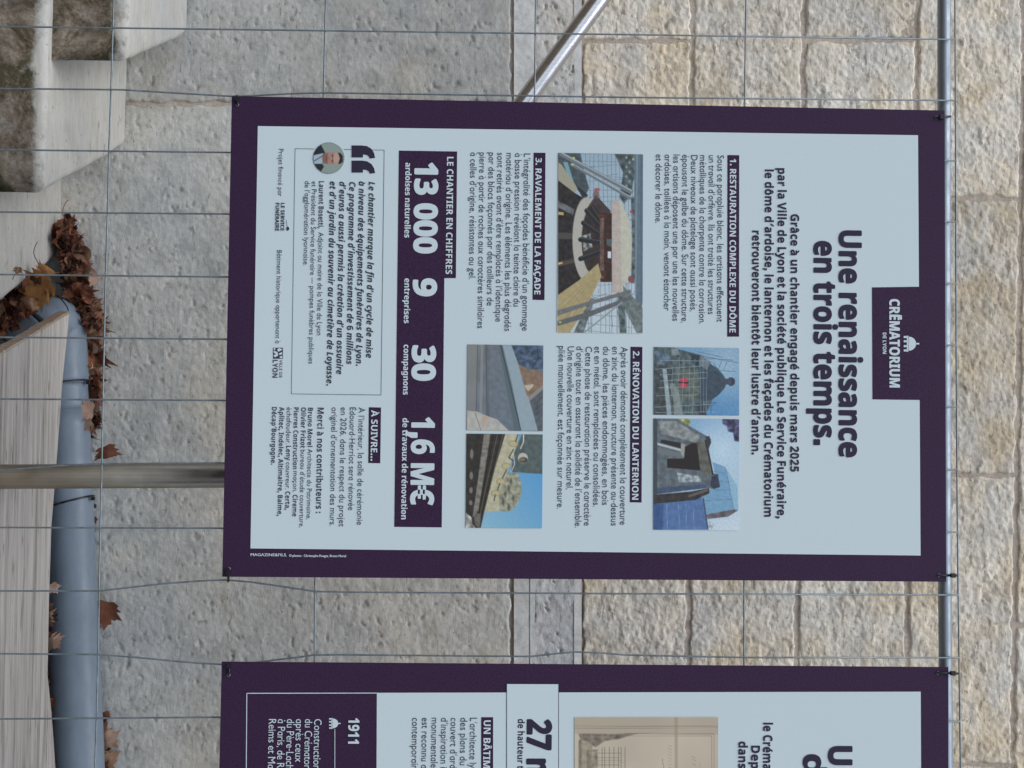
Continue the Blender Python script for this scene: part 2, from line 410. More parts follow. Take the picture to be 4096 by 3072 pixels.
make_step(.402, .150, 505, [(505, 540), (504, 566), (497, 582), (484, 592), (430, 628), (360, 670), (290, 705), (250, 728), (176, 770)], 0, 0)
make_step(.255, .150, 248, [(248, 930), (245, 985), (238, 1010), (226, 1030), (150, 1090), (60, 1165), (0, 1212), (-160, 1330)], 0, 0)

# ------------------------------------------------------------------ grey drain pipe with elbow, in front of the wall
pipe = empty('drain_pipe', tuple(on_y(250, 1500, .80)), 'grey plastic drain pipe with an elbow lying along the foot of the wall', 'pipe')
PR = .0545
def pp(px, py, Y): return on_y(px, py, Y)
run = [pp(324, 3500, .80), pp(316, 3072, .805), pp(300, 2700, .81), pp(287, 2400, .815), pp(272, 2000, .82), pp(256, 1640, .825)]
run2 = [pp(256, 1640, .825), pp(250, 1536, .825), pp(244, 1420, .825), pp(241, 1345, .825)]
bend = [pp(241, 1345, .825), pp(236, 1308, .822), pp(220, 1292, .81), pp(200, 1300, .80), pp(170, 1324, .79)]
ob = [pp(170, 1324, .79), pp(120, 1364, .78), pp(57, 1412, .765), pp(-120, 1545, .74), pp(-300, 1680, .70)]
def sm(pts, n=5):
    pts = np.array(pts); out = []
    P0 = np.vstack([2 * pts[0] - pts[1], pts, 2 * pts[-1] - pts[-2]])
    for i in range(1, len(P0) - 2):
        for k in range(n):
            t = k / n; p0, p1, p2, p3 = P0[i - 1:i + 3]
            out.append(.5 * ((2 * p1) + (-p0 + p2) * t + (2 * p0 - 5 * p1 + 4 * p2 - p3) * t * t + (-p0 + 3 * p1 - 3 * p2 + p3) * t ** 3))
    out.append(pts[-1]); return out
tube('pipe_run', rel(pipe, sm(run)), PR, M['pvc'], pipe, 40)
tube('elbow', rel(pipe, sm(run2[1:] + bend[1:])), PR + .0028, M['pvc'], pipe, 40)
tube('pipe_run', rel(pipe, sm(run2[:2])), PR, M['pvc'], pipe, 40)
tube('pipe_branch', rel(pipe, sm(ob)), PR, M['pvc'], pipe, 40)
def collar(cpt, axis, tilt=0., r=PR, w=.0022, a0=0, a1=2 * math.pi, sec=30):
    t = nrm(axis); u = nrm(np.cross(t, [0, 0, 1.])); v = np.cross(u, t); pts = []
    for k in range(sec + 1):
        w_ = a0 + (a1 - a0) * k / sec
        pts.append(cpt + (r + w * .6) * (u * math.cos(w_) + v * math.sin(w_)) + t * tilt * math.sin(w_ * 1.0))
    return pts
def pipe_tie(px, py, Y, nxt, tilt, label, head):
    c = pp(px, py, Y); ax = nxt - c
    e = empty('cable_tie', tuple(c), label, 'cable tie')
    pts = collar(c, ax, tilt, w=.003)
    tube('strap', rel(e, pts), .0022, M['black'], e, 6)
    hp = on_y(head[0], head[1], Y - .02)
    V, Fc = box_geo((-.004, -.004, -.004), (.004, .004, .004)); V = np.array(V) + (hp - c)
    mesh_obj('head', V, Fc, M['black'], e)
pipe_tie(272, 2010, .82, pp(287, 2400, .815), -.012, 'black cable tie round the grey drain pipe beside the round metal post', (372, 1994))
pipe_tie(251, 1536, .825, pp(272, 2000, .82), -.005, 'black cable tie round the grey drain pipe just right of its elbow joint', (352, 1530))
# thin dark cord on the elbow
cordp = [on_y(x, y, .775 - .02) for x, y in ((225, 1180), (243, 1195), (258, 1213), (268, 1228), (274, 1243))]
tag(tube('cord', sm(cordp), .0014, M['black'], None, 6), 'thin dark cord curving over the outer bend of the pipe elbow', 'cord')

# ------------------------------------------------------------------ weathered timber board in front of the pipe
tz = .322
far = [(278, 1250), (252, 1500), (226, 1850), (206, 2100), (196, 2400), (190, 2700), (206, 2850), (222, 3072), (240, 3400)]
endl = [(278, 1250), (0, 1415), (-250, 1570)]
fp = [on_z(x, y, tz)[:2] for x, y in far]; ep = [on_z(x, y, tz)[:2] for x, y in endl]
yn = ep[-1][1]
out = [ep[2], ep[1]] + fp + [np.array([fp[-1][0], yn])]
timber = empty('timber_board', (float(ep[0][0]), float(ep[0][1]), gz), 'thick weathered grey timber board lying in front of the pipe', 'board')
th = .024
V = [(p[0], p[1], tz) for p in out] + [(p[0], p[1], tz - th) for p in out]; n = len(out)
V = rel(timber, V)
Fc = [tuple(range(n))[::-1], tuple(range(n, 2 * n))] + [(i, (i + 1) % n, (i + 1) % n + n, i + n) for i in range(1, n)]
bo = mesh_obj('plank', V, Fc, M['wood'], timber)
bo.data.materials.append(M['endgrain'])
eg = [ep[0], ep[1], ep[2]]
# cut end, slightly proud of the board: frayed strip of end grain
r0 = random.Random(5); V = []; Fc = []
cut = [np.array(ep[0]) * (1 - t) + np.array(ep[2]) * t for t in np.linspace(0, 1, 40)]
dirn = nrm(np.array(ep[2]) - np.array(ep[0])); nn = np.array([dirn[1], -dirn[0]])
if nn[0] > 0: nn = -nn
for i, p in enumerate(cut):
    w = .0012 + .0025 * r0.random()
    V += [(*(p - nn * .0015), tz + .0008), (*(p + nn * w), tz - .002), (*(p + nn * w), tz - th)]
for i in range(39):
    Fc += [(3 * i, 3 * i + 1, 3 * i + 4, 3 * i + 3), (3 * i + 1, 3 * i + 2, 3 * i + 5, 3 * i + 4)]
mesh_obj('cut_end', rel(timber, V), Fc, M['endgrain'], timber)
# bearers under the board
for bx in (.5, 1.0):
    V, Fc = box_geo((float(ep[0][0]) + bx, yn + .05, gz), (float(ep[0][0]) + bx + .07, yn + .35, tz - th)); mesh_obj('bearer', rel(timber, V), Fc, M['wood'], timber)

# ------------------------------------------------------------------ stair handrail and post behind the fence
hr = empty('handrail', tuple(on_y(2250, 200, .6)), 'brushed steel stair handrail slanting down behind the board', 'handrail')
p0 = on_y(2470, -100, .6); p1 = on_y(2088, 420, .6); dlt = p1 - p0
tube('rail', rel(hr, [p0 - dlt * .8, p0, p1, p1 + dlt * 1.1]), .0205, M['steel'], hr, 32)
pt = empty('metal_post', tuple(on_y(-600, 1903, .25)), 'round metal post, brown reflections put into its colour, standing below the first board, behind the wire mesh', 'post')
b0 = on_y(0, 1907, .25); t0 = on_y(1600, 1898, .25)
b0g = b0 + (b0 - t0) * ((b0[2] - gz) / (t0[2] - b0[2])) * 1.0
tube('tube', rel(pt, [b0g, b0, t0]), .0225, M['tube'], pt, 32)
V, Fc = box_geo((-.05, -.05, 0), (.05, .05, .008)); mesh_obj('base_plate', np.array(V) + (b0g - np.array(pt.location)), Fc, M['tube'], pt)
tube('cap', rel(pt, [t0, t0 + np.array([0, 0, .012])]), .0235, M['tube'], pt, 24)

# ------------------------------------------------------------------ wire mesh fence
fence = empty('mesh_fence', (float(on_y(0, 1536, 0)[0]), 0, gz), 'grey wire mesh fence panel with a round galvanised top rail', 'fence')
VW = [
 [(-600, -145), (3824, -86)],
 [(-600, 99), (0, 106), (1024, 119), (2560, 139), (3825, 158)],
 [(-600, 349), (0, 354), (490, 359), (700, 372), (926, 385), (1024, 382), (1150, 375), (1295, 371), (2560, 390), (3824, 402)],
 [(-600, 594), (0, 599), (921, 610), (3827, 643)],
 [(-600, 843), (0, 848), (917, 856), (3826, 888)],
 [(-600, 1092), (0, 1098), (915, 1108), (3828, 1134)],
 [(-600, 1344), (0, 1349), (908, 1357), (3828, 1381)],
 [(-600, 1593), (0, 1596), (903, 1602), (3830, 1628)],
 [(-600, 1890), (0, 1881), (250, 1862), (410, 1855), (900, 1852), (3832, 1879)],
 [(-600, 2108), (0, 2110), (893, 2113), (3834, 2129)],
 [(-600, 2366), (0, 2364), (395, 2364), (520, 2350), (650, 2335), (800, 2324), (900, 2320), (1000, 2328), (1100, 2342), (1260, 2366), (1400, 2369), (2500, 2375), (3835, 2380)],
 [(-600, 2613), (0, 2615), (390, 2618), (550, 2630), (700, 2645), (800, 2653), (900, 2658), (1000, 2654), (1100, 2640), (1260, 2620), (1350, 2619), (2120, 2626), (2200, 2617), (2300, 2608), (2400, 2611), (2500, 2620), (2975, 2630), (3837, 2631)],
 [(-600, 2880), (0, 2876), (877, 2869), (3841, 2886)],
 [(-600, 3131), (0, 3125), (3844, 3138)],
]
HW = [
 [(468, -500), (455, 0), (443, 400), (436, 600), (433, 768), (423, 1100), (413, 1536), (407, 1883), (403, 2045), (397, 2304), (393, 2582), (387, 2860), (380, 3070), (370, 3500)],
 [(1310, -500), (1303, 0), (1294, 389), (1260, 2302), (1258, 2620), (1250, 3072), (1244, 3500)],
 [(2150, -500), (2143, 0), (2138, 420), (2119, 2315), (2119, 2655), (2115, 3072), (2111, 3500)],
 [(2989, -500), (2984, 0), (2978, 420), (2976, 2325), (2976, 2655), (2975, 3072), (2974, 3500)],
 [(3816, -500), (3820, 0), (3822, 400), (3825, 1364), (3829, 2000), (3832, 2300), (3842, 3058), (3846, 3500)],
]
WR = .0015
for w in VW:
    pts = [on_y(x, y, 0) for x, y in w]
    tube('vertical_wire', rel(fence, pts), WR, M['wire'], fence, 7)
for w in HW:
    pts = [on_y(x, y, .0026) for x, y in w]
    tube('horizontal_wire', rel(fence, pts), WR, M['wire'], fence, 7)
rail = [on_y(x, y, .017) for x, y in ((3775, -500), (3776, 0), (3777, 1364), (3779, 2300), (3785, 3072), (3788, 3500))]
tube('top_rail', rel(fence, rail), .0112, M['galva'], fence, 28)

# ------------------------------------------------------------------ lettering: glyphs are measured once, then laid out line by line
DG = None
GC = {}
def raw(ch):
    c = bpy.data.curves.new('glyph', 'FONT'); c.body = ch; c.size = 1; c.resolution_u = 3
    o = bpy.data.objects.new('glyph', c); COL.objects.link(o)
    bpy.context.view_layer.update()
    w = o.dimensions[0]
    me = o.to_mesh(); v = np.empty(len(me.vertices) * 3, np.float32); me.vertices.foreach_get('co', v)
    f = [tuple(p.vertices) for p in me.polygons]; o.to_mesh_clear()
    bpy.data.objects.remove(o); bpy.data.curves.remove(c)
    return v.reshape(-1, 3)[:, :2].astype(float), f, w
HH = {}
ACC = {'à': ('a', 'g'), 'è': ('e', 'g'), 'é': ('e', 'a'), 'ê': ('e', 'c'), 'â': ('a', 'c'), 'ô': ('o', 'c'), 'ç': ('c', 'd'), 'À': ('A', 'g'), 'É': ('E', 'a'), 'È': ('E', 'g'), 'Â': ('A', 'c'),
       'Ô': ('O', 'c'), 'Ç': ('C', 'd'), 'Ē': ('E', 'm'), 'î': ('i', 'c')}
def mapc(ch, st):
    it = st == 'i'
    if st == 'r': return ch
    if 'A' <= ch <= 'Z': return chr((0x1D63C if it else 0x1D5D4) + ord(ch) - 65)
    if 'a' <= ch <= 'z': return chr((0x1D656 if it else 0x1D5EE) + ord(ch) - 97)
    if '0' <= ch <= '9': return chr(0x1D7EC + ord(ch) - 48)
    return ch
def quad(x0, y0, x1, y1): return np.array([(x0, y0), (x1, y0), (x1, y1), (x0, y1)], float), [(0, 1, 2, 3)]
CAPH = {}
def caph(st):
    if st not in CAPH:
        v, f, w = raw(mapc('H', st)); CAPH[st] = v[:, 1].max()
    return CAPH[st]
def adv(ch, st):
    H = mapc('H', st)
    if st not in HH: HH[st] = raw(H + H)[2]
    return raw(H + mapc(ch, st) + H)[2] - HH[st]
def glyph(ch, st):
    k = (ch, st)
    if k in GC: return GC[k]
    sw = {'r': .075, 'b': .15, 'i': .145}[st]; ch_ = caph(st)
    if ch == ' ': r = (np.zeros((0, 2)), [], .27 if st == 'r' else .26)
    elif ch in '.': v, f = quad(.06, 0, .06 + sw * 1.15, sw * 1.15); r = (v, f, .12 + sw * 1.15)
    elif ch == '…':
        V = []; Fq = []
        for j in range(3):
            v, f = quad(.06 + j * .3, 0, .06 + sw * 1.15 + j * .3, sw * 1.15); Fq += [tuple(i + len(V) for i in q) for q in f]; V += list(v)
        r = (np.array(V), Fq, .95)
    elif ch == ':':
        v, f = quad(.06, 0, .06 + sw * 1.1, sw * 1.1); v2 = v + np.array([0, ch_ * .5]); r = (np.vstack([v, v2]), f + [(4, 5, 6, 7)], .12 + sw * 1.1)
    elif ch == ',':
        w = sw * 1.1; v = np.array([(.06, 0), (.06, w), (.06 + w, w), (.06 + w, 0), (.06 + w * .35, -w * 1.1), (.06 - w * .1, -w * 1.1)]); r = (v, [(0, 5, 4, 3, 2, 1)], .12 + w)
    elif ch in "'’":
        w = sw * 1.05; v = np.array([(.05, ch_ * .68), (.05 + w, ch_ * 1.04), (.05 + 2 * w * .95, ch_ * 1.04), (.05 + w * .75, ch_ * .68)]); r = (v, [(0, 3, 2, 1)], .10 + w * 1.5)
    elif ch in '-—':
        L = .22 if ch == '-' else .85; v, f = quad(.05, ch_ * .36, .05 + L, ch_ * .36 + sw * .9); r = (v, f, L + .1)
    elif ch == '€' and st != 'r':
        v, f, a = glyph('C', st); h = ch_; t = sw * .42
        q1, _ = quad(-.03, h * .33, .42, h * .33 + t); q2, _ = quad(-.03, h * .55, .45, h * .55 + t)
        r = (np.vstack([v + [.06, 0], q1, q2]), list(f) + [tuple(i + len(v) for i in (0, 1, 2, 3)), tuple(i + len(v) + 4 for i in (0, 1, 2, 3))], a + .06)
    elif ch in ACC:
        base, ac = ACC[ch]
        v, f, a = glyph(base, st); cxm = (v[:, 0].min() + v[:, 0].max()) / 2 if len(v) else a / 2
        up = base.isupper(); y0 = ch_ * (1.06 if up else .80); t = sw * .9; hh = ch_ * (.16 if up else .22)
        if ac == 'a': q = [[(cxm - t * .3, y0), (cxm + t * .5, y0), (cxm + t * 1.5, y0 + hh), (cxm + t * .3, y0 + hh)]]
        elif ac == 'g': q = [[(cxm + t * .3, y0), (cxm - t * .3, y0 + hh), (cxm - t * 1.5, y0 + hh), (cxm - t * .5, y0)]]
        elif ac == 'c': q = [[(cxm - t * 1.5, y0), (cxm - t * .6, y0), (cxm, y0 + hh * .6), (cxm, y0 + hh), (cxm - t * .4, y0 + hh)][0:5], [(cxm, y0 + hh * .6), (cxm + t * .6, y0), (cxm + t * 1.5, y0), (cxm + t * .4, y0 + hh), (cxm, y0 + hh)]]
        elif ac == 'm': q = [[(cxm - .17, y0), (cxm + .17, y0), (cxm + .17, y0 + t * .8), (cxm - .17, y0 + t * .8)]]
        else: q = [[(cxm - t * .2, .0), (cxm - t * 1.2, -hh * 1.1), (cxm + t * .6, -hh * 1.3), (cxm + t * 1.1, -hh * .7), (cxm + t * .5, -.0)]]
        v = list(map(tuple, v)); f = list(f)
        for pl in q:
            f.append(tuple(range(len(v), len(v) + len(pl)))); v += pl
        r = (np.array(v), f, a)
    elif ch == 'a' and st == 'r':
        v, f, a = glyph('q', st); v = v.copy(); v[:, 1] = np.maximum(v[:, 1], 0); r = (v, f, a)
    else:
        v, f, w = raw(mapc(ch, st)); r = (v, f, adv(ch, st))
    GC[k] = r; return r
def layout(text, st):
    x = 0; V = []; Fq = []
    for ch in text:
        v, f, a = glyph(ch, st); o = len(V)
        V += [(p[0] + x, p[1]) for p in v]; Fq += [tuple(i + o for i in q) for q in f]; x += a
    V = np.array(V); V[:, 0] -= V[:, 0].min(); return V, Fq

# ------------------------------------------------------------------ the information boards
RG = {'A': (1000, 500, 2.212), 'B': (1000, 1000, 2.212), 'C': (1000, 1600, 2.212), 'D': (1800, 500, 2.212), 'E': (1800, 1000, 2.212), 'F': (1800, 1500, 2.212), 'G': (2600, 500, 2.212),
      'H': (2600, 1000, 2.212), 'I': (2600, 1500, 2.212), 'J': (900, 2250, 1.3825), 'K': (2500, 2250, 1.386), 'L': (3500, 400, 1.6597), 'M': (3500, 1400, 1.6597), 'S': (0, 0, 1.)}
def U(r, x, y):
    o = RG[r]; return (o[0] + x / o[2], o[1] + y / o[2])
YP = -.0165                                   # plane of the printed faces, just in front of the wires
class Board:
    def __init__(s, bl, br, tr, tl, label):
        c = [on_y(*p, YP) for p in (bl, br, tr, tl)]
        up = nrm((c[3] - c[0]) + (c[2] - c[1])); rt = np.array([up[2], 0, -up[0]])
        base = (c[0] + c[1]) / 2
        s.o = base; s.rt = rt; s.up = up
        s.e = empty('information_board', tuple(base), label, 'information board')
        s.e.rotation_euler = (0, math.atan2(up[0], up[2]), 0)
        loc = np.array([s.l(p) for p in (bl, br, tr, tl)])
        x0, x1 = loc[[0, 3], 0].mean(), loc[[1, 2], 0].mean(); z0, z1 = loc[[0, 1], 1].mean(), loc[[2, 3], 1].mean()
        V, Fc = box_geo((x0, 0, z0), (x1, .003, z1)); mesh_obj('board', V, Fc, M['purple'], s.e)
        s.n = 0; s.box = (x0, x1, z0, z1)
    def l(s, p):
        w = on_y(p[0], p[1], YP) - s.o; return np.array([w @ s.rt, w @ s.up])
    def poly(s, name, pts, m, y=-.0004):
        v = [s.l(p) for p in pts]; V = [(a[0], y, a[1]) for a in v]
        A = sum(v[i - 1][0] * v[i][1] - v[i][0] * v[i - 1][1] for i in range(len(v)))
        f = tuple(range(len(V))); return mesh_obj(name, V, [f if A > 0 else f[::-1]], m, s.e)
    def polys(s, name, lst, m, y=-.0008):
        V = []; Fc = []
        for pts in lst:
            v = [s.l(p) for p in pts]; A = sum(v[i - 1][0] * v[i][1] - v[i][0] * v[i - 1][1] for i in range(len(v)))
            f = tuple(range(len(V), len(V) + len(v))); Fc.append(f if A > 0 else f[::-1]); V += [(a[0], y, a[1]) for a in v]
        return mesh_obj(name, V, Fc, m, s.e)
    def texts(s, name, lst, m):
        for it in lst: s.text(name, [it], m)
    def text(s, name, lst, m, y=-.0012, vertical=False):
        """lst: (text, (x, y0) of the baseline start, y1 of the line's end, cap height in px, style, boldening)"""
        VV = []; FF = []
        for (t, p0, y1, cap, st, bo) in lst:
            V, Fq = layout(t, st)
            a = s.l(p0)
            if vertical:
                b = s.l((y1, p0[1])); L = b[1] - a[1]
            else:
                b = s.l((p0[0], y1)); L = b[0] - a[0]
            hcap = cap / F * (DIST + YP) * 1.0
            V = V.copy(); sx = L / V[:, 0].max(); sz = hcap / caph(st)
            lay = [(0, 0)] if not bo else [(0, 0), (bo, 0), (-bo, 0), (0, bo), (0, -bo), (bo * .7, bo * .7), (-bo * .7, bo * .7), (bo * .7, -bo * .7), (-bo * .7, -bo * .7)]
            if bo and cap < 30: lay = [(0, 0), (bo, 0), (-bo, 0)]
            for k, (dx, dz) in enumerate(lay):
                X = a[0] + (V[:, 0]) * sx + dx * sz; Z = a[1] + V[:, 1] * sz + dz * sz
                if vertical: X, Z = a[0] - (V[:, 1] * sz + dz * sz), a[1] + V[:, 0] * sx + dx * sz
                o = len(VV); VV += [(X[i], y - .00004 * k, Z[i]) for i in range(len(X))]; FF += [tuple(i + o for i in q) for q in Fq]
        return mesh_obj(name, VV, FF, m, s.e)
    def line(s, pts, w):                      # thin printed rules as quads
        out = []
        for a, b in zip(pts[:-1], pts[1:]):
            a = np.array(a, float); b = np.array(b, float); t = nrm(b - a); n = np.array([-t[1], t[0]]) * w / 2
            out.append([a + n, b + n, b - n, a - n])
        return out

B1 = Board((926, 389), (890, 2302), (3788, 2332), (3775, 437), 'purple framed board with white page about the dome restoration, fully in view')
b = B1
b.poly('page', [(1031.6, 504.5), (1002, 2193.6), (3682, 2222), (3671.7, 541)], M['page'])
b.poly('logo_block', [U('G', 1963, 1437), U('H', 1968, 1322), (3690, 1600), (3690, 1147)], M['purple'], -.0008)
def Tx(t, r, x, y0, r1, y1, cap, st='r', bo=0):
    p = U(r, x, y0); o = RG[r]; return (t, p, U(r1, 0, y1)[1], cap / o[2], st, bo)
b.text('title_lettering', [Tx('Une renaissance', 'G', 1675, 937, 'I', 722, 197, 'b', .022), Tx('en trois temps.', 'G', 1453, 1030, 'I', 615, 197, 'b', .022)], M['ink'])
b.text('introduction_lettering', [Tx('Grâce à un chantier engagé depuis mars 2025', 'G', 1245, 790, 'I', 855, 75, 'b', .008),
    Tx('par la Ville de Lyon et la société publique Le Service Funéraire,', 'G', 1132, 383, 'I', 1268, 75, 'b', .008),
    Tx("le dôme d'ardoise, le lanternon et les façades du Crématorium", 'G', 1018, 395, 'I', 1253, 75, 'b', .008),
    Tx("retrouveront bientôt leur lustre d'antan.", 'G', 905, 935, 'I', 703, 75, 'b', .008)], M['ink'])
b.text('logo_lettering', [('CRĒMATORIUM', (3557, 1197), 1549, 41, 'b', .02), ('DE LYON', (3530, 1331), 1415, 15, 'b', .01)], M['page'])
def dome_icon(bd, bx, cy, h, w, m, name='dome_emblem'):
    """small printed dome: base line at bx, centre cy, height h towards +x, half width w"""
    ps = []
    ps.append([(bx + .30 * h, cy - w), (bx + .30 * h, cy + w), (bx + .20 * h, cy + w), (bx + .20 * h, cy - w)])
    arc = [(bx + .32 * h + .48 * h * math.sin(t), cy - w * .88 * math.cos(t)) for t in np.linspace(0, math.pi, 15)]
    ps.append(arc)
    ps.append([(bx + .78 * h, cy - w * .1), (bx + h, cy - w * .1), (bx + h, cy + w * .1), (bx + .78 * h, cy + w * .1)])
    for k in (-1, -.36, .36, 1):
        c = cy + k * w * .84; ps.append([(bx, c - w * .13), (bx + .22 * h, c - w * .13), (bx + .22 * h, c + w * .13), (bx, c + w * .13)])
    return bd.polys(name, ps, m, -.0013)
dome_icon(b, 3614, 1375, 62, 32, M['page'])
H3 = [('heading_box', [U('G', 685, 266), U('G', 789, 268), U('H', 787, 767), U('H', 683, 767)]),
      ('heading_box', [U('E', 1597, 856), U('E', 1702, 858), U('F', 1695, 1128), U('F', 1591, 1126)]),
      ('heading_box', [U('D', 740, 246), U('D', 845, 247), U('D', 836, 1549), U('D', 731, 1547)]),
      ('heading_box', [U('C', 1052, 64), U('C', 1160, 66), U('C', 1153, 560), U('C', 1047, 557)])]
for nme, p in H3: b.poly(nme, p, M['purple'], -.0008)
b.text('heading_lettering', [Tx('1. RESTAURATION COMPLEXE DU DÔME', 'G', 706, 300, 'H', 730, 57, 'b', .006)], M['page'])
b.text('heading_lettering', [Tx('2. RÉNOVATION DU LANTERNON', 'E', 1618, 895, 'F', 1103, 57, 'b', .006)], M['page'])
b.text('heading_lettering', [Tx('3. RAVALEMENT DE LA FAÇADE', 'D', 757, 292, 'D', 1500, 55, 'b', .006)], M['page'])
b.text('heading_lettering', [Tx('À SUIVRE…', 'C', 1074, 90, 'C', 537, 57, 'b', .006)], M['page'])
R = 0
b.text('paragraph_lettering', [Tx(t, 'G', x, y0, 'H' if r == 'H' else 'G', y1, 58, 'r', R) for t, x, y0, r, y1 in (
    ('Sous ce parapluie blanc, les artisans effectuent', 598, 268, 'H', 637), ("un travail d'orfèvre. Ils ont traité les structures", 520, 268, 'H', 568),
    ('métalliques de la charpente contre la corrosion.', 442, 267, 'H', 655), ('Deux niveaux de platelage sont aussi posés,', 364, 267, 'H', 543),
    ('épousant le galbe du dôme. Sur cette structure,', 287, 263, 'H', 643), ('les artisans déposent une par une les nouvelles', 208, 262, 'H', 628),
    ('ardoises, taillées à la main, venant étancher', 131, 262, 'H', 537), ('et décorer le dôme.', 52, 260, 'G', 868))], M['dark_ink'])
b.text('paragraph_lettering', [Tx(t, 'E', x, y0, 'F', y1, 58, 'r', R) for t, x, y0, y1 in (
    ('Après avoir démonté complètement la couverture', 1515, 858, 1325), ('en zinc du lanternon, structure présente au-dessus', 1437, 855, 1333),
    ('du dôme, les pièces endommagées, en bois', 1357, 855, 1150), ('et en métal, sont remplacées ou consolidées.', 1279, 855, 1165),
    ('Cette phase de restauration préserve le caractère', 1200, 855, 1333), ("d'origine tout en assurant la solidité de l'ensemble.", 1120, 853, 1350),
    ('Une nouvelle couverture en zinc naturel,', 1042, 853, 1010), ('pliée manuellement, est façonnée sur mesure.', 962, 850, 1183))], M['dark_ink'])
b.text('paragraph_lettering', [Tx(t, 'D', x, y0, r, y1, 58, 'r', R) for t, x, y0, r, y1 in (
    ("L'intégralité des façades bénéficie d'un gommage", 655, 253, 'E', 715), ('à basse pression révélant la teinte claire du', 577, 250, 'E', 500),
    ("matériau d'origine. Les éléments les plus dégradés", 500, 248, 'E', 718), ("sont retirés avant d'être remplacés à l'identique", 420, 246, 'E', 635),
    ('par des blocs façonnés par des tailleurs de', 343, 244, 'E', 493), ('pierre à partir de roches aux caractères similaires', 262, 244, 'E', 693),
    ("à celles d'origine, résistantes au gel.", 182, 243, 'D', 1365))], M['dark_ink'])
b.poly('figures_block', [U('A', 1318, 227), U('A', 1833, 235), U('A', 1822, 1355), U('A', 1720, 1355), U('C', 1697, 1127), U('C', 1277, 1122)], M['purple'], -.0008)
b.texts('figures_lettering', [Tx('LE CHANTIER EN CHIFFRES', 'A', 1744, 283, 'A', 1320, 57, 'b', .004), Tx('13 000', 'A', 1463, 338, 'A', 1130, 197, 'b', .03), Tx('9', 'A', 1450, 1362, 'A', 1508, 198, 'b', .03),
    Tx('30', 'B', 1440, 850, 'B', 1150, 198, 'b', .03), Tx('1,6 M€', 'C', 1433, 155, 'C', 925, 198, 'b', .02), Tx('ardoises naturelles', 'A', 1376, 335, 'A', 997, 52, 'b', .01),
    Tx('entreprises', 'A', 1367, 1358, 'B', 648, 52, 'b', .01), Tx('compagnons', 'B', 1360, 838, 'B', 1280, 52, 'b', .01), Tx('de travaux de rénovation', 'C', 1350, 160, 'C', 1055, 52, 'b', .01)], M['page'])
q0 = [(900, 182), (985, 182), (1035, 188), (1075, 212), (1098, 248), (1108, 292), (1062, 298), (1050, 276), (1030, 264), (1000, 262), (1000, 288), (900, 288)]
b.polys('quotation_mark', [[U('A', x, y) for x, y in q0], [U('A', x, y + 134) for x, y in q0]], M['ink'], -.0012)
fr = [U('A', 400, 210), U('A', 1188, 223), U('B', 1160, 1283), U('B', 367, 1273), U('A', 400, 210)]
b.polys('quote_frame', b.line([U('A', 830, 217), fr[1]], 1.9) + b.line(fr[1:], 1.9) + b.line([fr[0], U('A', 570, 213)], 1.9), M['dark_ink'], -.0009)
b.text('quote_lettering', [Tx(t, 'A', x, y0, 'B', y1, 55, 'i', .008) for t, x, y0, y1 in (
    ("Le chantier marque la fin d'un cycle de mise", 1052, 503, 955), ('à niveau des équipements funéraires de Lyon.', 965, 500, 1025), ("Ce programme d'investissement de 6 millions", 880, 505, 1012),
    ("d'euros a aussi permis la création d'un ossuaire", 793, 503, 1100), ("et d'un jardin du souvenir au cimetière de Loyasse.", 708, 500, 1200))], M['dark_ink'])
b.text('signature_lettering', [Tx('Laurent Bosetti,', 'A', 612, 498, 'A', 915, 46, 'b', 0), Tx('Adjoint au maire de la Ville de Lyon', 'A', 607, 950, 'B', 755, 46, 'r', R),
    Tx('et Président du Service funéraire — pompes funèbres publiques', 'A', 548, 500, 'B', 1007, 44, 'r', R), Tx("de l'agglomération lyonnaise.", 'A', 487, 497, 'A', 1245, 45, 'r', R)], M['dark_ink'])
b.texts('footer_lettering', [Tx('Projet financé par', 'A', 256, 212, 'A', 632, 42, 'r', R), Tx('Bâtiment historique appartenant à', 'A', 241, 1108, 'B', 825, 42, 'r', R)], M['dark_ink'])
b.text('sponsor_lettering', [Tx('LE SERVICE', 'A', 275, 690, 'A', 935, 33, 'b', .02), Tx('FUNÉRAIRE', 'A', 228, 690, 'A', 937, 33, 'b', .02)], M['dark_ink'])
b.polys('sponsor_emblem', b.line([U('A', 322, 840), U('A', 330, 905)], 1.6) + [[U('A', 335 + 14 * math.cos(t), 918 + 18 * math.sin(t)) for t in np.linspace(0, 2 * math.pi, 10)[:-1]]], M['dark_ink'], -.0012)
b.polys('city_emblem', [[U('B', x, y) for x, y in q] for q in ([(205, 865), (292, 865), (292, 962), (205, 962)],)], M['dark_ink'], -.0009)
b.polys('city_emblem', [[U('B', x, y) for x, y in q] for q in ([(288, 880), (262, 868), (240, 880), (250, 900), (272, 892)], [(285, 905), (255, 915), (262, 930), (285, 922)], [(245, 905), (215, 890), (207, 905), (230, 920), (207, 935), (222, 950), (250, 935)], [(285, 935), (262, 945), (266, 956), (287, 956)], [(228, 868), (212, 870), (209, 884), (222, 884)])], M['page'], -.0013)
b.text('city_lettering', [Tx('VILLE DE', 'B', 262, 972, 'B', 1130, 26, 'r', .006), Tx('LYON', 'B', 203, 972, 'B', 1130, 44, 'b', 0)], M['dark_ink'])
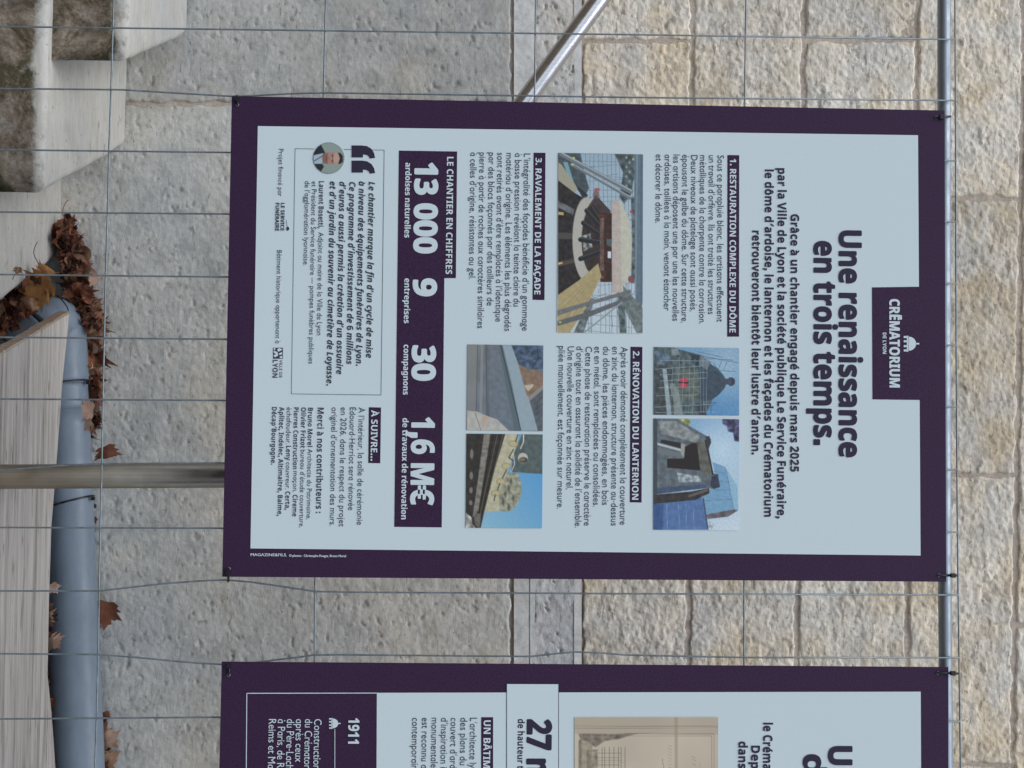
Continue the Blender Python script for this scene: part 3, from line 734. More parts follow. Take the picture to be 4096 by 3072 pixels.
b.text('credits_lettering', [Tx(t, 'C', x, 65, 'C', y1, 52, 'r', R) for t, x, y1 in (("À l'intérieur, la salle de cérémonie", 963, 1105), ('Édouard-Herriot sera rénovée', 885, 975), ('en 2026, dans le respect du projet', 805, 1120), ("originel d'ornementation des murs.", 724, 1115))]
    + [Tx('Merci à nos contributeurs :', 'C', 600, 68, 'C', 1000, 55, 'b', 0), Tx('Bruno Morel', 'C', 516, 68, 'C', 415, 42, 'b', 0), Tx('Architecte du Patrimoine,', 'C', 512, 433, 'C', 1055, 42, 'r', R),
       Tx('Olivier Frizot', 'C', 455, 65, 'C', 425, 42, 'b', 0), Tx("bureau d'étude couverture,", 'C', 450, 440, 'C', 1128, 42, 'r', R), Tx('Pierres Construction', 'C', 390, 65, 'C', 612, 42, 'b', 0), Tx('maçon,', 'C', 385, 628, 'C', 815, 42, 'r', R),
       Tx('Cireme', 'C', 380, 838, 'C', 1030, 42, 'b', 0), Tx('échafaudeur,', 'C', 327, 65, 'C', 390, 42, 'r', R), Tx('Leny', 'C', 322, 405, 'C', 535, 42, 'b', 0), Tx('couvreur,', 'C', 320, 550, 'C', 790, 42, 'r', R), Tx('Certa,', 'C', 315, 808, 'C', 970, 42, 'b', 0),
       Tx('Aplitec, Indelec, Altimaitre, Balme,', 'C', 262, 62, 'C', 1025, 42, 'b', 0), Tx("Décap'Bourgogne.", 'C', 197, 62, 'C', 572, 42, 'b', 0)], M['dark_ink'])
b.text('imprint_lettering', [('MAGAZINE&FILS.', (1003, 1600 + 1380 / 2.212), 1147, 11, 'r', .02), ('© photos : Christophe Pouget, Bruno Morel', (1157, 1600 + 1386 / 2.212), 1384, 9, 'r', .03)], M['page'], vertical=True)

# ---- printed photographs: painted shape by shape on a fine grid of printed dots
def srgb(c):
    c = np.asarray(c, float) / 255.; return np.where(c <= .04045, c / 12.92, ((c + .055) / 1.055) ** 2.4)
LIGHTDIV = np.array([.65, .68, .73]) * 1.0      # turns the tones seen in the photograph into ink reflectances
class Pic:
    def __init__(s, board, corners, base, step=2.2, name='printed_photo'):
        s.b = board; s.c = np.array(corners, float); s.name = name   # (xmin,ymin) (xmax,ymin) (xmax,ymax) (xmin,ymax)
        s.nx = int((s.c[1, 0] - s.c[0, 0]) / step); s.ny = int((s.c[3, 1] - s.c[0, 1]) / step)
        u, v = np.meshgrid(np.linspace(0, 1, s.nx), np.linspace(0, 1, s.ny))
        w = [(1 - u) * (1 - v), u * (1 - v), u * v, (1 - u) * v]
        s.P = sum(w[k][..., None] * s.c[k] for k in range(4)); s.X = s.P[..., 0]; s.Y = s.P[..., 1]
        s.I = np.ones((*u.shape, 3)) * np.array(base, float)
    def pol(s, r, pts, col, soft=1.5, a=1., tex=0.):
        p = np.array([U(r, *q) for q in pts]); ins = np.zeros(s.X.shape, bool); dm = np.full(s.X.shape, 1e9); n = len(p)
        for i in range(n):
            x0, y0 = p[i - 1]; x1, y1 = p[i]
            if y0 != y1:
                c = ((y0 > s.Y) != (y1 > s.Y)) & (s.X < (x1 - x0) * (s.Y - y0) / (y1 - y0) + x0); ins ^= c
            dm = np.minimum(dm, s.seg(x0, y0, x1, y1))
        k = np.clip(.5 + np.where(ins, dm, -dm) / (2 * soft), 0, 1) * a
        s.comp(k, col, tex)
    def seg(s, x0, y0, x1, y1):
        dx, dy = x1 - x0, y1 - y0; L = dx * dx + dy * dy + 1e-9
        t = np.clip(((s.X - x0) * dx + (s.Y - y0) * dy) / L, 0, 1); return np.hypot(s.X - x0 - t * dx, s.Y - y0 - t * dy)
    def ln(s, r, a, b_, w, col, al=1., soft=1.):
        a = U(r, *a); b_ = U(r, *b_); w = w / RG[r][2]; d = s.seg(*a, *b_); s.comp(np.clip((w / 2 - d) / soft + .5, 0, 1) * al, col)
    def ell(s, r, c, rx, ry, col, soft=1.5, a=1.):
        c = U(r, *c); k = RG[r][2]; rx /= k; ry /= k; d = (1 - np.hypot((s.X - c[0]) / rx, (s.Y - c[1]) / ry)) * min(rx, ry)
        s.comp(np.clip(.5 + d / (2 * soft), 0, 1) * a, col)
    def grad(s, r, p0, p1, c0, c1):
        p0 = np.array(U(r, *p0)); p1 = np.array(U(r, *p1)); d = p1 - p0; t = np.clip(((s.X - p0[0]) * d[0] + (s.Y - p0[1]) * d[1]) / (d @ d), 0, 1)[..., None]
        s.I = np.array(c0) * (1 - t) + np.array(c1) * t
    def comp(s, k, col, tex=0.):
        col = np.array(col, float)
        if tex: col = col * (1 + tex * PN.fbm(s.X * .05, s.Y * .05, 2, .5)[..., None] * 1.2)
        k = k[..., None]; s.I = s.I * (1 - k) + col * k
    def mottle(s, amt, sc=.12):
        s.I = s.I * (1 + amt * PN.fbm(s.X * sc * .5, s.Y * sc * .5, 2, .5)[..., None] * 1.2)
    def build(s, mask=None):
        n = s.ny * s.nx
        L = np.array([s.b.l(p) for p in s.P.reshape(-1, 2)])
        V = np.stack([L[:, 0], np.full(n, -.0014), L[:, 1]], -1).reshape(s.ny, s.nx, 3)
        o = grid_obj(s.name, V, M['picture'], s.b.e, False)
        g_ = s.I.mean(-1, keepdims=True); s.I = s.I * .74 + g_ * .26
        c = np.clip(srgb(np.clip(s.I, 0, 255)) / LIGHTDIV, 0, .9)
        at = o.data.color_attributes.new('print', 'FLOAT_COLOR', 'POINT')
        at.data.foreach_set('color', np.concatenate([c.reshape(-1, 3), np.ones((n, 1))], 1).reshape(-1).astype(np.float32))
        if mask is not None:
            bm = bmesh.new(); bm.from_mesh(o.data); bm.verts.ensure_lookup_table()
            mk = mask.reshape(-1); bmesh.ops.delete(bm, geom=[bm.verts[i] for i in range(n) if not mk[i]], context='VERTS'); bm.to_mesh(o.data); bm.free()
        return o
rnd = random.Random(3)
# A: lifting the lantern base inside the scaffold
p = Pic(b, [(2233, 612), (2572, 618), (2570, 1334), (2228, 1330)], (150, 176, 192))
D = 'D'
p.grad(D, (1100, 250), (1500, 1841), (128, 160, 182), (168, 188, 200))
for k in range(26):
    y = 250 + k * 62 + rnd.random() * 20; p.ln(D, (1150, y), (1650, y + rnd.uniform(-60, 60)), 5, (92, 118, 132), .75)
for k in range(13):
    x = 1160 + k * 38; p.ln(D, (x, 250), (x + rnd.uniform(-30, 30), 1841), 5, (80, 108, 124), .7)
for k in range(22):
    x = rnd.uniform(1150, 1600); y = rnd.choice([rnd.uniform(260, 700), rnd.uniform(1400, 1800)]); p.ln(D, (x, y), (x + rnd.uniform(-120, 120), y + rnd.uniform(-120, 120)), 4, (70, 92, 104), .8)
p.pol(D, [(955, 248), (1150, 248), (1190, 420), (1230, 560), (1190, 640), (955, 400)], (62, 78, 84), tex=.2)
p.pol(D, [(1000, 330), (1040, 330), (1110, 560), (1090, 600)], (96, 150, 165))
p.pol(D, [(955, 330), (985, 350), (1130, 560), (1090, 620), (1040, 560), (955, 500)], (146, 146, 124))
p.pol(D, [(955, 490), (1100, 600), (1200, 660), (1350, 790), (1350, 1260), (955, 1530)], (42, 40, 41), tex=.35)
p.pol(D, [(1105, 520), (1220, 620), (1190, 680)], (40, 46, 50))
p.pol(D, [(955, 670), (1100, 745), (1090, 800), (955, 730)], (96, 102, 106), tex=.3)
p.pol(D, [(955, 768), (1005, 775), (1005, 800), (955, 795)], (170, 152, 95))
p.pol(D, [(955, 950), (1110, 960), (1110, 1010), (955, 1010)], (72, 68, 66))
p.pol(D, [(955, 1215), (1110, 1180), (1120, 1215), (955, 1255)], (78, 66, 60)); p.pol(D, [(955, 1220), (995, 1212), (995, 1228), (955, 1238)], (196, 164, 110))
ring_o = [(1195 + 112 * math.cos(t), 1010 + 375 * math.sin(t)) for t in np.linspace(0, 2 * math.pi, 40)]
p.ell(D, (1205, 1012), 122, 372, (160, 160, 152))
p.ell(D, (1260, 1020), 96, 296, (52, 48, 47))
p.pol(D, [(1290, 620), (1420, 760), (1400, 1260), (1250, 1320), (1210, 1240), (1270, 1150), (1180, 900), (1210, 740)], (55, 42, 40), a=.9, tex=.3)
p.pol(D, [(1170, 980), (1240, 960), (1260, 1080), (1180, 1120)], (120, 130, 130), tex=.8)
for a_, c_ in (((1210, 760), (1335, 900)), ((1260, 740), (1340, 860)), ((1180, 868), (1320, 965)), ((1155, 1015), (1400, 1050)), ((1155, 1185), (1330, 1120))):
    p.ln(D, a_, c_, 44, (36, 38, 42)); p.ln(D, (a_[0], a_[1] - 14), (c_[0], c_[1] - 14), 8, (76, 80, 84), .8)
p.pol(D, [(1330, 780), (1440, 780), (1440, 1390), (1330, 1390)], (60, 36, 32), tex=.35)
p.pol(D, [(1325, 830), (1362, 820), (1362, 1360), (1325, 1360)], (98, 76, 68), tex=.3)
p.pol(D, [(1305, 790), (1370, 790), (1370, 815), (1305, 815)], (90, 45, 38)); p.pol(D, [(1290, 1290), (1380, 1290), (1380, 1345), (1290, 1330)], (80, 42, 38))
p.pol(D, [(1395, 1120), (1425, 1120), (1425, 1180), (1395, 1180)], (185, 200, 208)); p.pol(D, [(1385, 1010), (1432, 1010), (1432, 1085), (1385, 1060)], (70, 88, 96))
p.pol(D, [(1430, 670), (1505, 665), (1522, 1485), (1432, 1485)], (168, 158, 150), tex=.06)
p.pol(D, [(1505, 665), (1540, 750), (1580, 820), (1600, 950), (1607, 1100), (1600, 1250), (1575, 1360), (1540, 1420), (1520, 1485)], (172, 176, 156), tex=.05)
p.pol(D, [(1450, 248), (1550, 248), (1630, 260), (1640, 400), (1600, 620), (1540, 700), (1500, 640), (1530, 420)], (68, 84, 90), tex=.4)
for k in range(7): p.ell(D, (1560 + (k % 2) * 28, 290 + k * 42), 9, 13, (120, 142, 150))
p.pol(D, [(1600, 640), (1640, 640), (1640, 1400), (1600, 1400), (1612, 1050)], (80, 92, 98), tex=.5)
p.ell(D, (1603, 768), 12, 14, (190, 50, 60)); p.ell(D, (1600, 1365), 26, 30, (130, 66, 74)); p.ell(D, (1290, 620), 26, 40, (110, 60, 58), a=.7); p.ell(D, (1300, 572), 26, 14, (160, 60, 62), a=.8)
p.pol(D, [(1625, 258), (1710, 260), (1706, 1560), (1690, 1640), (1640, 1540)], (82, 106, 124), tex=.08); p.ln(D, (1655, 258), (1640, 1500), 14, (110, 134, 150), .8); p.ln(D, (1690, 260), (1690, 1600), 8, (66, 90, 108), .8)
p.pol(D, [(1530, 1420), (1600, 1500), (1706, 1620), (1706, 1841), (1650, 1841), (1540, 1620)], (96, 112, 112), tex=.25)
p.pol(D, [(1480, 1480), (1540, 1500), (1560, 1841), (1500, 1841)], (80, 98, 102), tex=.4)
p.pol(D, [(1240, 1530), (1280, 1540), (1180, 1841), (1090, 1841)], (90, 102, 106), tex=.4)
p.pol(D, [(955, 1505), (1160, 1360), (1310, 1225), (1340, 1340), (1270, 1480), (1200, 1620), (1060, 1841), (950, 1841)], (160, 146, 98), tex=.07)
for k in range(6): p.ln(D, (965 + 20 * k, 1600 + 38 * k), (1290, 1300 + 22 * k), 3, (118, 98, 62), .7)
p.pol(D, [(950, 1640), (1230, 1560), (1600, 1455), (1600, 1490), (1230, 1595), (950, 1690)], (98, 104, 108), tex=.1)
p.pol(D, [(950, 1735), (1230, 1650), (1600, 1510), (1605, 1545), (1230, 1700), (950, 1780)], (84, 92, 98), tex=.1)
p.ln(D, (1190, 1835), (1520, 1570), 14, (126, 140, 146))
for a_, c_, w_ in (((985, 258), (1600, 590), 40), ((1075, 350), (1590, 645), 26)):
    p.ln(D, a_, c_, w_, (96, 112, 122)); p.ln(D, (a_[0] + 6, a_[1] - 8), (c_[0] + 6, c_[1] - 8), w_ * .3, (140, 156, 164))
p.ell(D, (1095, 292), 10, 8, (190, 200, 60)); p.ell(D, (1082, 352), 10, 8, (190, 200, 60)); p.ell(D, (975, 1745), 12, 8, (180, 190, 60)); p.ell(D, (1620, 305), 8, 10, (190, 190, 60))
p.mottle(.05, .3); p.build()
# B: folding the zinc
p = Pic(b, [(1870, 1378), (2173, 1382), (2171, 1725), (1866, 1721)], (104, 114, 120)); E_ = 'E'
p.grad(E_, (150, 840), (560, 1600), (104, 110, 112), (92, 108, 126)); p.mottle(.14, .03)
p.pol(E_, [(150, 840), (250, 840), (230, 1420), (150, 1420)], (118, 124, 124), 4, .7)
for x, w, c in ((245, 8, (76, 84, 90)), (285, 22, (120, 130, 138)), (320, 12, (70, 78, 84)), (335, 5, (58, 66, 74))): p.ln(E_, (x, 840), (x + (8 if x > 300 else -15), 1500), w, c, .85, 3)
p.pol(E_, [(330, 850), (440, 850), (600, 1600), (520, 1600), (400, 1480), (340, 1400)], (92, 108, 124), 6, .7, .15)
p.pol(E_, [(430, 840), (462, 840), (520, 1100), (640, 1600), (570, 1600), (490, 1180)], (78, 98, 108), 3)
p.ln(E_, (450, 843), (625, 1590), 8, (44, 54, 62), .9)
p.pol(E_, [(465, 840), (545, 843), (640, 1100), (778, 1600), (630, 1600), (540, 1150)], (126, 152, 166), 2, 1, .03)
p.pol(E_, [(545, 843), (825, 848), (825, 1050), (760, 1060), (690, 1056), (605, 1010)], (62, 84, 112), 2, 1, .4)
p.ln(E_, (770, 850), (780, 960), 7, (40, 52, 66)); p.ln(E_, (780, 960), (720, 1056), 7, (40, 52, 66))
p.pol(E_, [(605, 1015), (690, 1056), (775, 1062), (825, 1120), (825, 1190), (700, 1300), (680, 1290)], (126, 102, 82), 2, 1, .15)
p.pol(E_, [(655, 1200), (740, 1185), (735, 1210), (690, 1250)], (176, 166, 140))
p.pol(E_, [(700, 1310), (825, 1195), (825, 1600), (778, 1600)], (78, 88, 98), 2, 1, .2); p.pol(E_, [(695, 1300), (825, 1190), (825, 1230), (705, 1335)], (128, 128, 124))
for k in range(5): p.ln(E_, (725 + 10 * k, 1330 + 45 * k), (825, 1250 + 50 * k), 5, (58, 66, 76), .8)
p.pol(E_, [(150, 1420), (240, 1430), (330, 1470), (420, 1500), (520, 1600), (150, 1600)], (160, 162, 156), 2, 1, .08); p.pol(E_, [(285, 1460), (335, 1468), (320, 1520), (285, 1590)], (172, 148, 130)); p.ln(E_, (222, 1440), (275, 1598), 5, (90, 90, 88))
p.build()
# C: carved cornice against the sky
p = Pic(b, [(1866, 1734), (2171, 1738), (2168, 2113), (1862, 2111)], (80, 152, 200)); F_ = 'F'
p.grad(F_, (300, 1357), (820, 950), (112, 170, 200), (66, 146, 208))
p.pol(F_, [(640, 520), (820, 520), (815, 876), (540, 858), (560, 700)], (76, 92, 92), 1.5, 1, .15)
p.pol(F_, [(500, 860), (600, 870), (630, 950), (636, 1040), (600, 1140), (560, 1190), (500, 1212), (440, 1200), (300, 1216), (380, 900)], (136, 140, 120), 1.5, 1, .28)
p.pol(F_, [(485, 520), (610, 520), (600, 600), (520, 820), (430, 1060), (440, 1200), (300, 1216), (400, 800)], (168, 166, 136), 1.5, 1, .1)
for cx_, cy_ in ((560, 608), (497, 806), (450, 943), (405, 1045)):
    p.ell(F_, (cx_, cy_), 44, 30, (150, 142, 100)); p.ell(F_, (cx_, cy_), 32, 21, (172, 162, 122))
for a_, c_ in (((600, 530), (580, 590)), ((560, 660), (520, 730)), ((520, 730), (560, 760)), ((500, 840), (465, 910)), ((440, 960), (420, 1020)), ((400, 1060), (390, 1110))):
    p.ln(F_, a_, c_, 12, (74, 78, 66), .9)
p.ln(F_, (650, 530), (650, 590), 9, (190, 194, 184)); p.ln(F_, (650, 590), (625, 650), 9, (180, 184, 172)); p.ln(F_, (560, 700), (572, 790), 8, (180, 182, 168)); p.ln(F_, (572, 790), (540, 860), 8, (170, 172, 158))
for x, y in ((490, 1050), (470, 1120), (520, 1000), (560, 1090), (520, 1170), (540, 940)): p.ell(F_, (x, y), 11, 26, (82, 84, 68), 3)
p.ell(F_, (645, 735), 44, 46, (168, 172, 160)); p.ell(F_, (648, 752), 38, 26, (66, 66, 60)); p.ell(F_, (640, 748), 24, 16, (112, 104, 92))
p.pol(F_, [(140, 520), (490, 520), (405, 800), (330, 1100), (270, 1357), (138, 1357)], (48, 46, 42), 1.5, 1, .25)
p.pol(F_, [(300, 522), (358, 522), (300, 900), (250, 1200), (200, 1260), (250, 900)], (116, 114, 106), 1.5, 1, .25)
for k, (x0, x1) in enumerate(((385, 250), (420, 262), (455, 280), (468, 292))): p.ln(F_, (x0, 522), (x1, 1250), 7, (98, 90, 76) if k % 2 else (30, 26, 22), .85)
for y in (700, 890, 1020, 1130): p.ell(F_, (192 - (y - 700) * .02, y), 15, 44 - (y - 700) * .05, (112, 108, 104))
p.pol(F_, [(140, 1215), (190, 1260), (200, 1320), (230, 1357), (138, 1357)], (142, 148, 144), 1.5, 1, .5); p.pol(F_, [(215, 1220), (275, 1225), (262, 1357), (215, 1320)], (96, 92, 84), 1.5, 1, .3)
p.mottle(.04, .3); p.build()
# D: slate dome wrapped in scaffolding
p = Pic(b, [(2615, 1388), (2956, 1393), (2956, 1662), (2614, 1659)], (80, 140, 190)); H_ = 'H'
p.grad(H_, (420, 1463), (700, 860), (60, 128, 190), (108, 152, 184)); p.ell(H_, (650, 1060), 150, 170, (150, 182, 204), 60, .6)
p.pol(H_, [(33, 858), (200, 862), (330, 900), (450, 930), (540, 1010), (545, 1340), (490, 1463), (33, 1463)], (70, 88, 92), 2, 1, .35)
p.pol(H_, [(40, 900), (130, 880), (180, 960), (80, 1050)], (78, 104, 128), 3, .9, .3)
p.pol(H_, [(190, 870), (250, 880), (260, 930), (190, 930)], (150, 170, 178), 3, .6, .3)
p.pol(H_, [(225, 1060), (430, 1060), (430, 1330), (240, 1330)], (86, 98, 88), 2, .9, .25)
p.pol(H_, [(430, 1030), (520, 1000), (600, 1050), (650, 1110), (680, 1165), (660, 1220), (610, 1280), (540, 1330), (440, 1345)], (54, 72, 90), 1.5, 1, .12)
p.pol(H_, [(350, 920), (440, 930), (430, 1060), (380, 1000)], (44, 58, 70), 2, 1, .2); p.pol(H_, [(445, 935), (540, 990), (500, 1060), (440, 1020)], (96, 112, 122), 2)
p.ln(H_, (670, 1165), (700, 1165), 50, (60, 72, 86)); p.ell(H_, (716, 1165), 35, 38, (50, 56, 72)); 
for k in range(4): p.ln(H_, (690 + 8 * k, 1140), (690 + 8 * k, 1190), 3, (120, 140, 150), .5)
p.pol(H_, [(460, 1340), (500, 1463), (430, 1463), (420, 1380)], (50, 60, 74))
p.pol(H_, [(33, 1000), (200, 1040), (180, 1230), (250, 1463), (33, 1463)], (62, 68, 70), 3, .8, .3)
p.pol(H_, [(110, 1050), (145, 1050), (190, 1463), (150, 1463)], (128, 150, 160), 1.5, 1, .15); p.pol(H_, [(170, 1180), (215, 1180), (265, 1300), (290, 1463), (215, 1463), (205, 1330)], (112, 128, 128), 2, 1, .15)
for y0 in (965, 1045, 1095, 1150, 1210, 1280, 1380, 1430): p.ln(H_, (40 + rnd.random() * 60, y0 + 10), (420 + rnd.random() * 170, y0 - 20 + rnd.random() * 40), 5, (122, 156, 172), .8)
for x0 in (205, 260, 300, 350, 395, 440, 470, 505): p.ln(H_, (x0, 940 + rnd.random() * 30), (x0 + rnd.uniform(-30, 50), 1440), 4.5, (118, 146, 158), .75)
for a_, c_ in (((440, 935), (780, 1000)), ((420, 900), (640, 950)), ((500, 960), (735, 975)), ((520, 1060), (755, 1076)), ((560, 1000), (620, 1090)), ((630, 980), (605, 1060)), ((680, 990), (650, 1060)), ((480, 1440), (585, 1350)), ((480, 1350), (590, 1350)), ((540, 1330), (540, 1450)), ((500, 1400), (585, 1350))):
    p.ln(H_, a_, c_, 5, (62, 96, 120), .9)
p.pol(H_, [(265, 1135), (325, 1138), (335, 1160), (300, 1172), (335, 1195), (320, 1215), (262, 1212)], (196, 44, 74)); p.ln(H_, (255, 1172), (335, 1175), 14, (70, 30, 40)); p.ln(H_, (292, 1130), (292, 1215), 4, (130, 150, 150))
p.mottle(.08, .22); p.build()
# E: stone lantern and blue sheeted roof
p = Pic(b, [(2614, 1673), (2956, 1677), (2957, 2122), (2613, 2119)], (130, 180, 214)); I_ = 'I'
p.grad(I_, (400, 480), (760, 1370), (112, 160, 200), (176, 198, 212)); p.ell(I_, (640, 660), 180, 190, (168, 200, 220), 70, .8)
p.pol(I_, [(640, 385), (788, 390), (788, 590), (745, 585), (735, 510), (690, 500), (680, 455), (640, 430)], (62, 62, 98), 3, 1, .7)
p.pol(I_, [(245, 388), (350, 390), (355, 430), (310, 470), (270, 450)], (140, 148, 72), 3, 1, .5)
p.pol(I_, [(660, 810), (770, 985), (778, 1190), (690, 1255), (560, 1270), (490, 1235), (460, 1080), (520, 1010), (600, 1000), (550, 770)], (94, 148, 188), 1.5, 1, .04)
p.pol(I_, [(665, 812), (768, 985), (776, 1185), (740, 1190), (680, 850)], (124, 172, 204), 1.5, .8)
for a_, c_ in (((550, 850), (665, 870)), ((600, 935), (700, 945)), ((560, 1015), (715, 1020)), ((480, 1110), (725, 1100)), ((670, 830), (740, 1190))): p.ln(I_, a_, c_, 3.5, (60, 96, 130), .8)
p.pol(I_, [(490, 1235), (745, 1188), (776, 1200), (690, 1250), (510, 1275)], (92, 86, 92), 1.5, 1, .3)
p.pol(I_, [(28, 1130), (460, 1080), (500, 1260), (520, 1370), (28, 1370)], (66, 104, 164), 2, 1, .1); p.pol(I_, [(28, 1140), (120, 1140), (110, 1370), (28, 1370)], (44, 80, 138), 3, 1, .1)
for x in (150, 255, 320, 385): p.ln(I_, (x - 4, 1145), (x + 4, 1365), 3.5, (116, 156, 200), .8)
p.ln(I_, (470, 1090), (510, 1360), 12, (50, 66, 96), .9); p.pol(I_, [(515, 1280), (565, 1320), (550, 1360), (515, 1365)], (140, 160, 176), 1.5, .6, .8)
p.pol(I_, [(30, 385), (240, 388), (500, 540), (540, 570), (520, 660), (560, 870), (600, 875), (618, 990), (560, 1010), (500, 1000), (30, 1060)], (84, 98, 108), 1.5, 1, .2)
p.pol(I_, [(70, 410), (230, 410), (440, 540), (420, 600), (100, 520)], (120, 130, 132), 2, 1, .25)
p.pol(I_, [(490, 545), (525, 540), (540, 600), (515, 650)], (52, 52, 60), 1.5); p.pol(I_, [(545, 900), (598, 875), (618, 990), (560, 1010), (530, 980)], (44, 56, 78), 1.5, 1, .2)
p.pol(I_, [(410, 590), (500, 600), (545, 870), (500, 900), (450, 850)], (90, 92, 84), 2, 1, .2); p.ln(I_, (490, 580), (555, 880), 14, (40, 38, 40))
p.pol(I_, [(375, 600), (415, 605), (445, 845), (150, 820), (150, 740), (295, 740), (300, 640)], (40, 34, 32), 1.5)
p.pol(I_, [(100, 570), (270, 600), (272, 650), (90, 600)], (40, 42, 48), 1.5); p.pol(I_, [(65, 600), (275, 655), (272, 675), (65, 620)], (160, 172, 176)); p.pol(I_, [(275, 605), (310, 612), (300, 735), (270, 700)], (136, 146, 142)); p.pol(I_, [(70, 640), (270, 690), (290, 735), (60, 690)], (96, 108, 112))
p.pol(I_, [(235, 865), (460, 900), (450, 945), (260, 950)], (146, 162, 172), 2, .8, .5)
p.pol(I_, [(60, 1000), (480, 965), (500, 1000), (60, 1050)], (52, 76, 112), 2, .9, .15)
p.pol(I_, [(30, 1060), (360, 1030), (520, 1000), (525, 1045), (400, 1105), (30, 1140)], (52, 48, 50), 1.5, 1, .3); p.ln(I_, (350, 1070), (500, 1020), 22, (104, 92, 92), .8)
p.ln(I_, (45, 400), (45, 1130), 34, (52, 60, 68), .8)
p.mottle(.06, .25); p.build()
# portrait in a round frame
A_ = 'A'
pc = U(A_, 697, 294)
p = Pic(b, [(pc[0] - 64, pc[1] - 64), (pc[0] + 64, pc[1] - 64), (pc[0] + 64, pc[1] + 64), (pc[0] - 64, pc[1] + 64)], (120, 140, 136), 1.6, 'portrait')
p.pol(A_, [(560, 170), (630, 178), (665, 245), (640, 290), (640, 345), (655, 370), (610, 440), (550, 440)], (30, 40, 48))
p.pol(A_, [(560, 270), (650, 250), (640, 345), (565, 345)], (140, 162, 182), 1.5); p.ln(A_, (570, 320), (650, 270), 10, (60, 90, 110))
p.ell(A_, (722, 296), 84, 54, (158, 116, 104), 2); p.pol(A_, [(640, 265), (690, 245), (690, 345), (645, 340)], (110, 70, 62), 3, .7); p.ell(A_, (760, 296), 40, 44, (178, 140, 124), 4, .7)
p.pol(A_, [(780, 245), (800, 250), (822, 275), (822, 325), (800, 345), (782, 345), (796, 296)], (36, 34, 36), 2)
p.ln(A_, (733, 255), (733, 340), 4, (50, 50, 52)); p.ell(A_, (728, 275), 13, 15, (130, 96, 86)); p.ell(A_, (728, 320), 13, 15, (130, 96, 86)); p.ln(A_, (733, 262), (733, 288), 4, (48, 42, 42)); p.ln(A_, (733, 308), (733, 332), 4, (48, 42, 42)); p.ln(A_, (676, 280), (676, 312), 7, (100, 56, 52)); p.ln(A_, (700, 285), (700, 305), 6, (124, 84, 74))
dc = np.hypot(p.X - pc[0], p.Y - pc[1]); p.comp(((dc > 61)).astype(float), (54, 66, 76))
p.build(dc < 63.2)

# ------------------------------------------------------------------ second board, cut by the edge of the picture
hgt = on_y(3788, 2655, YP)[2] - on_y(877, 2661, YP)[2]
wpx = 2661 + 1913
B2 = Board((877, 2661), (852, wpx), (3800, wpx + 12), (3788, 2655), 'purple framed board with an old facade drawing and a large 27, at the picture edge')
b = B2
xe = 4460
b.poly('page', [(1507.6, 2771), (1500, xe), (3690, xe), (3682.5, 2766.5)], M['page'])
b.polys('timeline_frame', b.line([(1508, 2772), (987.5, 2773), (975, xe)], 3.2), M['page'], -.0005)
b.poly('figure_tab', [U('J', 1558, 670), U('J', 1845, 671), U('J', 1843, 2300), U('J', 1555, 2300)], M['page'], -.0008)
b.polys('figure_tab_rule', b.line([U('J', 1558, 2300), U('J', 1558, 670), U('J', 1845, 671), U('J', 1845, 2300)], 2.0), M['ink'], -.0011)
b.polys('heading_box', [[U('J', 1417, 855), U('J', 1483, 855), U('J', 1482, 1700), U('J', 1416, 1700)]], M['purple'], -.0008)
def T2(t, x, y0, y1, cap, st='r', bo=0, r='J'): return Tx(t, r, x, y0, r, y1, cap, st, bo)
b.text('title_lettering', [T2('Un', 1130, 1020, 1232, 128, 'b', .022, 'K'), T2('d', 990, 1065, 1168, 122, 'b', .022, 'K')], M['ink'])
b.text('introduction_lettering', [T2('le Créma', 767, 888, 1146, 50, 'b', .01, 'K'), T2('Dep', 700, 1015, 1142, 48, 'b', .01, 'K'), T2('dans', 630, 992, 1141, 48, 'b', .01, 'K')], M['ink'])
b.text('figure_lettering', [T2('27 m', 1674, 870, 1214, 128, 'b', .03), T2('de hauteur t', 1620, 865, 1140, 36, 'b', .006)], M['ink'])
b.text('heading_lettering', [T2('UN BÂTIM', 1431, 872, 1136, 38, 'b', .006)], M['page'])
b.text('paragraph_lettering', [T2(t, x, 858, y1, 38, 'r', R) for t, x, y1 in (("L'architecte ly", 1356, 1136), ('des plans du', 1303, 1120), ("couvert d'ard", 1249, 1138), ("d'inspiration i", 1196, 1136), ('monumentale', 1143, 1134), ('est reconnu a', 1090, 1138), ('contemporain', 1036, 1142))], M['dark_ink'])
b.text('timeline_lettering', [T2('1911', 684, 860, 1000, 58, 'b', .012)], M['page'])
b.text('timeline_lettering', [T2(t, x, 865, y1, 40, 'r', R) for t, x, y1 in (('Construction', 494, 1142), ('du Crémator', 443, 1138), ('après ceux', 393, 1103), ('du Père-Lach', 343, 1140), ('à Paris, de R', 293, 1136), ('Reims et Ma', 243, 1138))], M['page'])
dome_icon(b, U('J', 576, 0)[0], U('J', 0, 889)[1], 46, 22, M['page'])
b.polys('timeline_rule', b.line([U('J', 608, 920), U('J', 606, 2400)], 2.4), M['page'], -.0012)
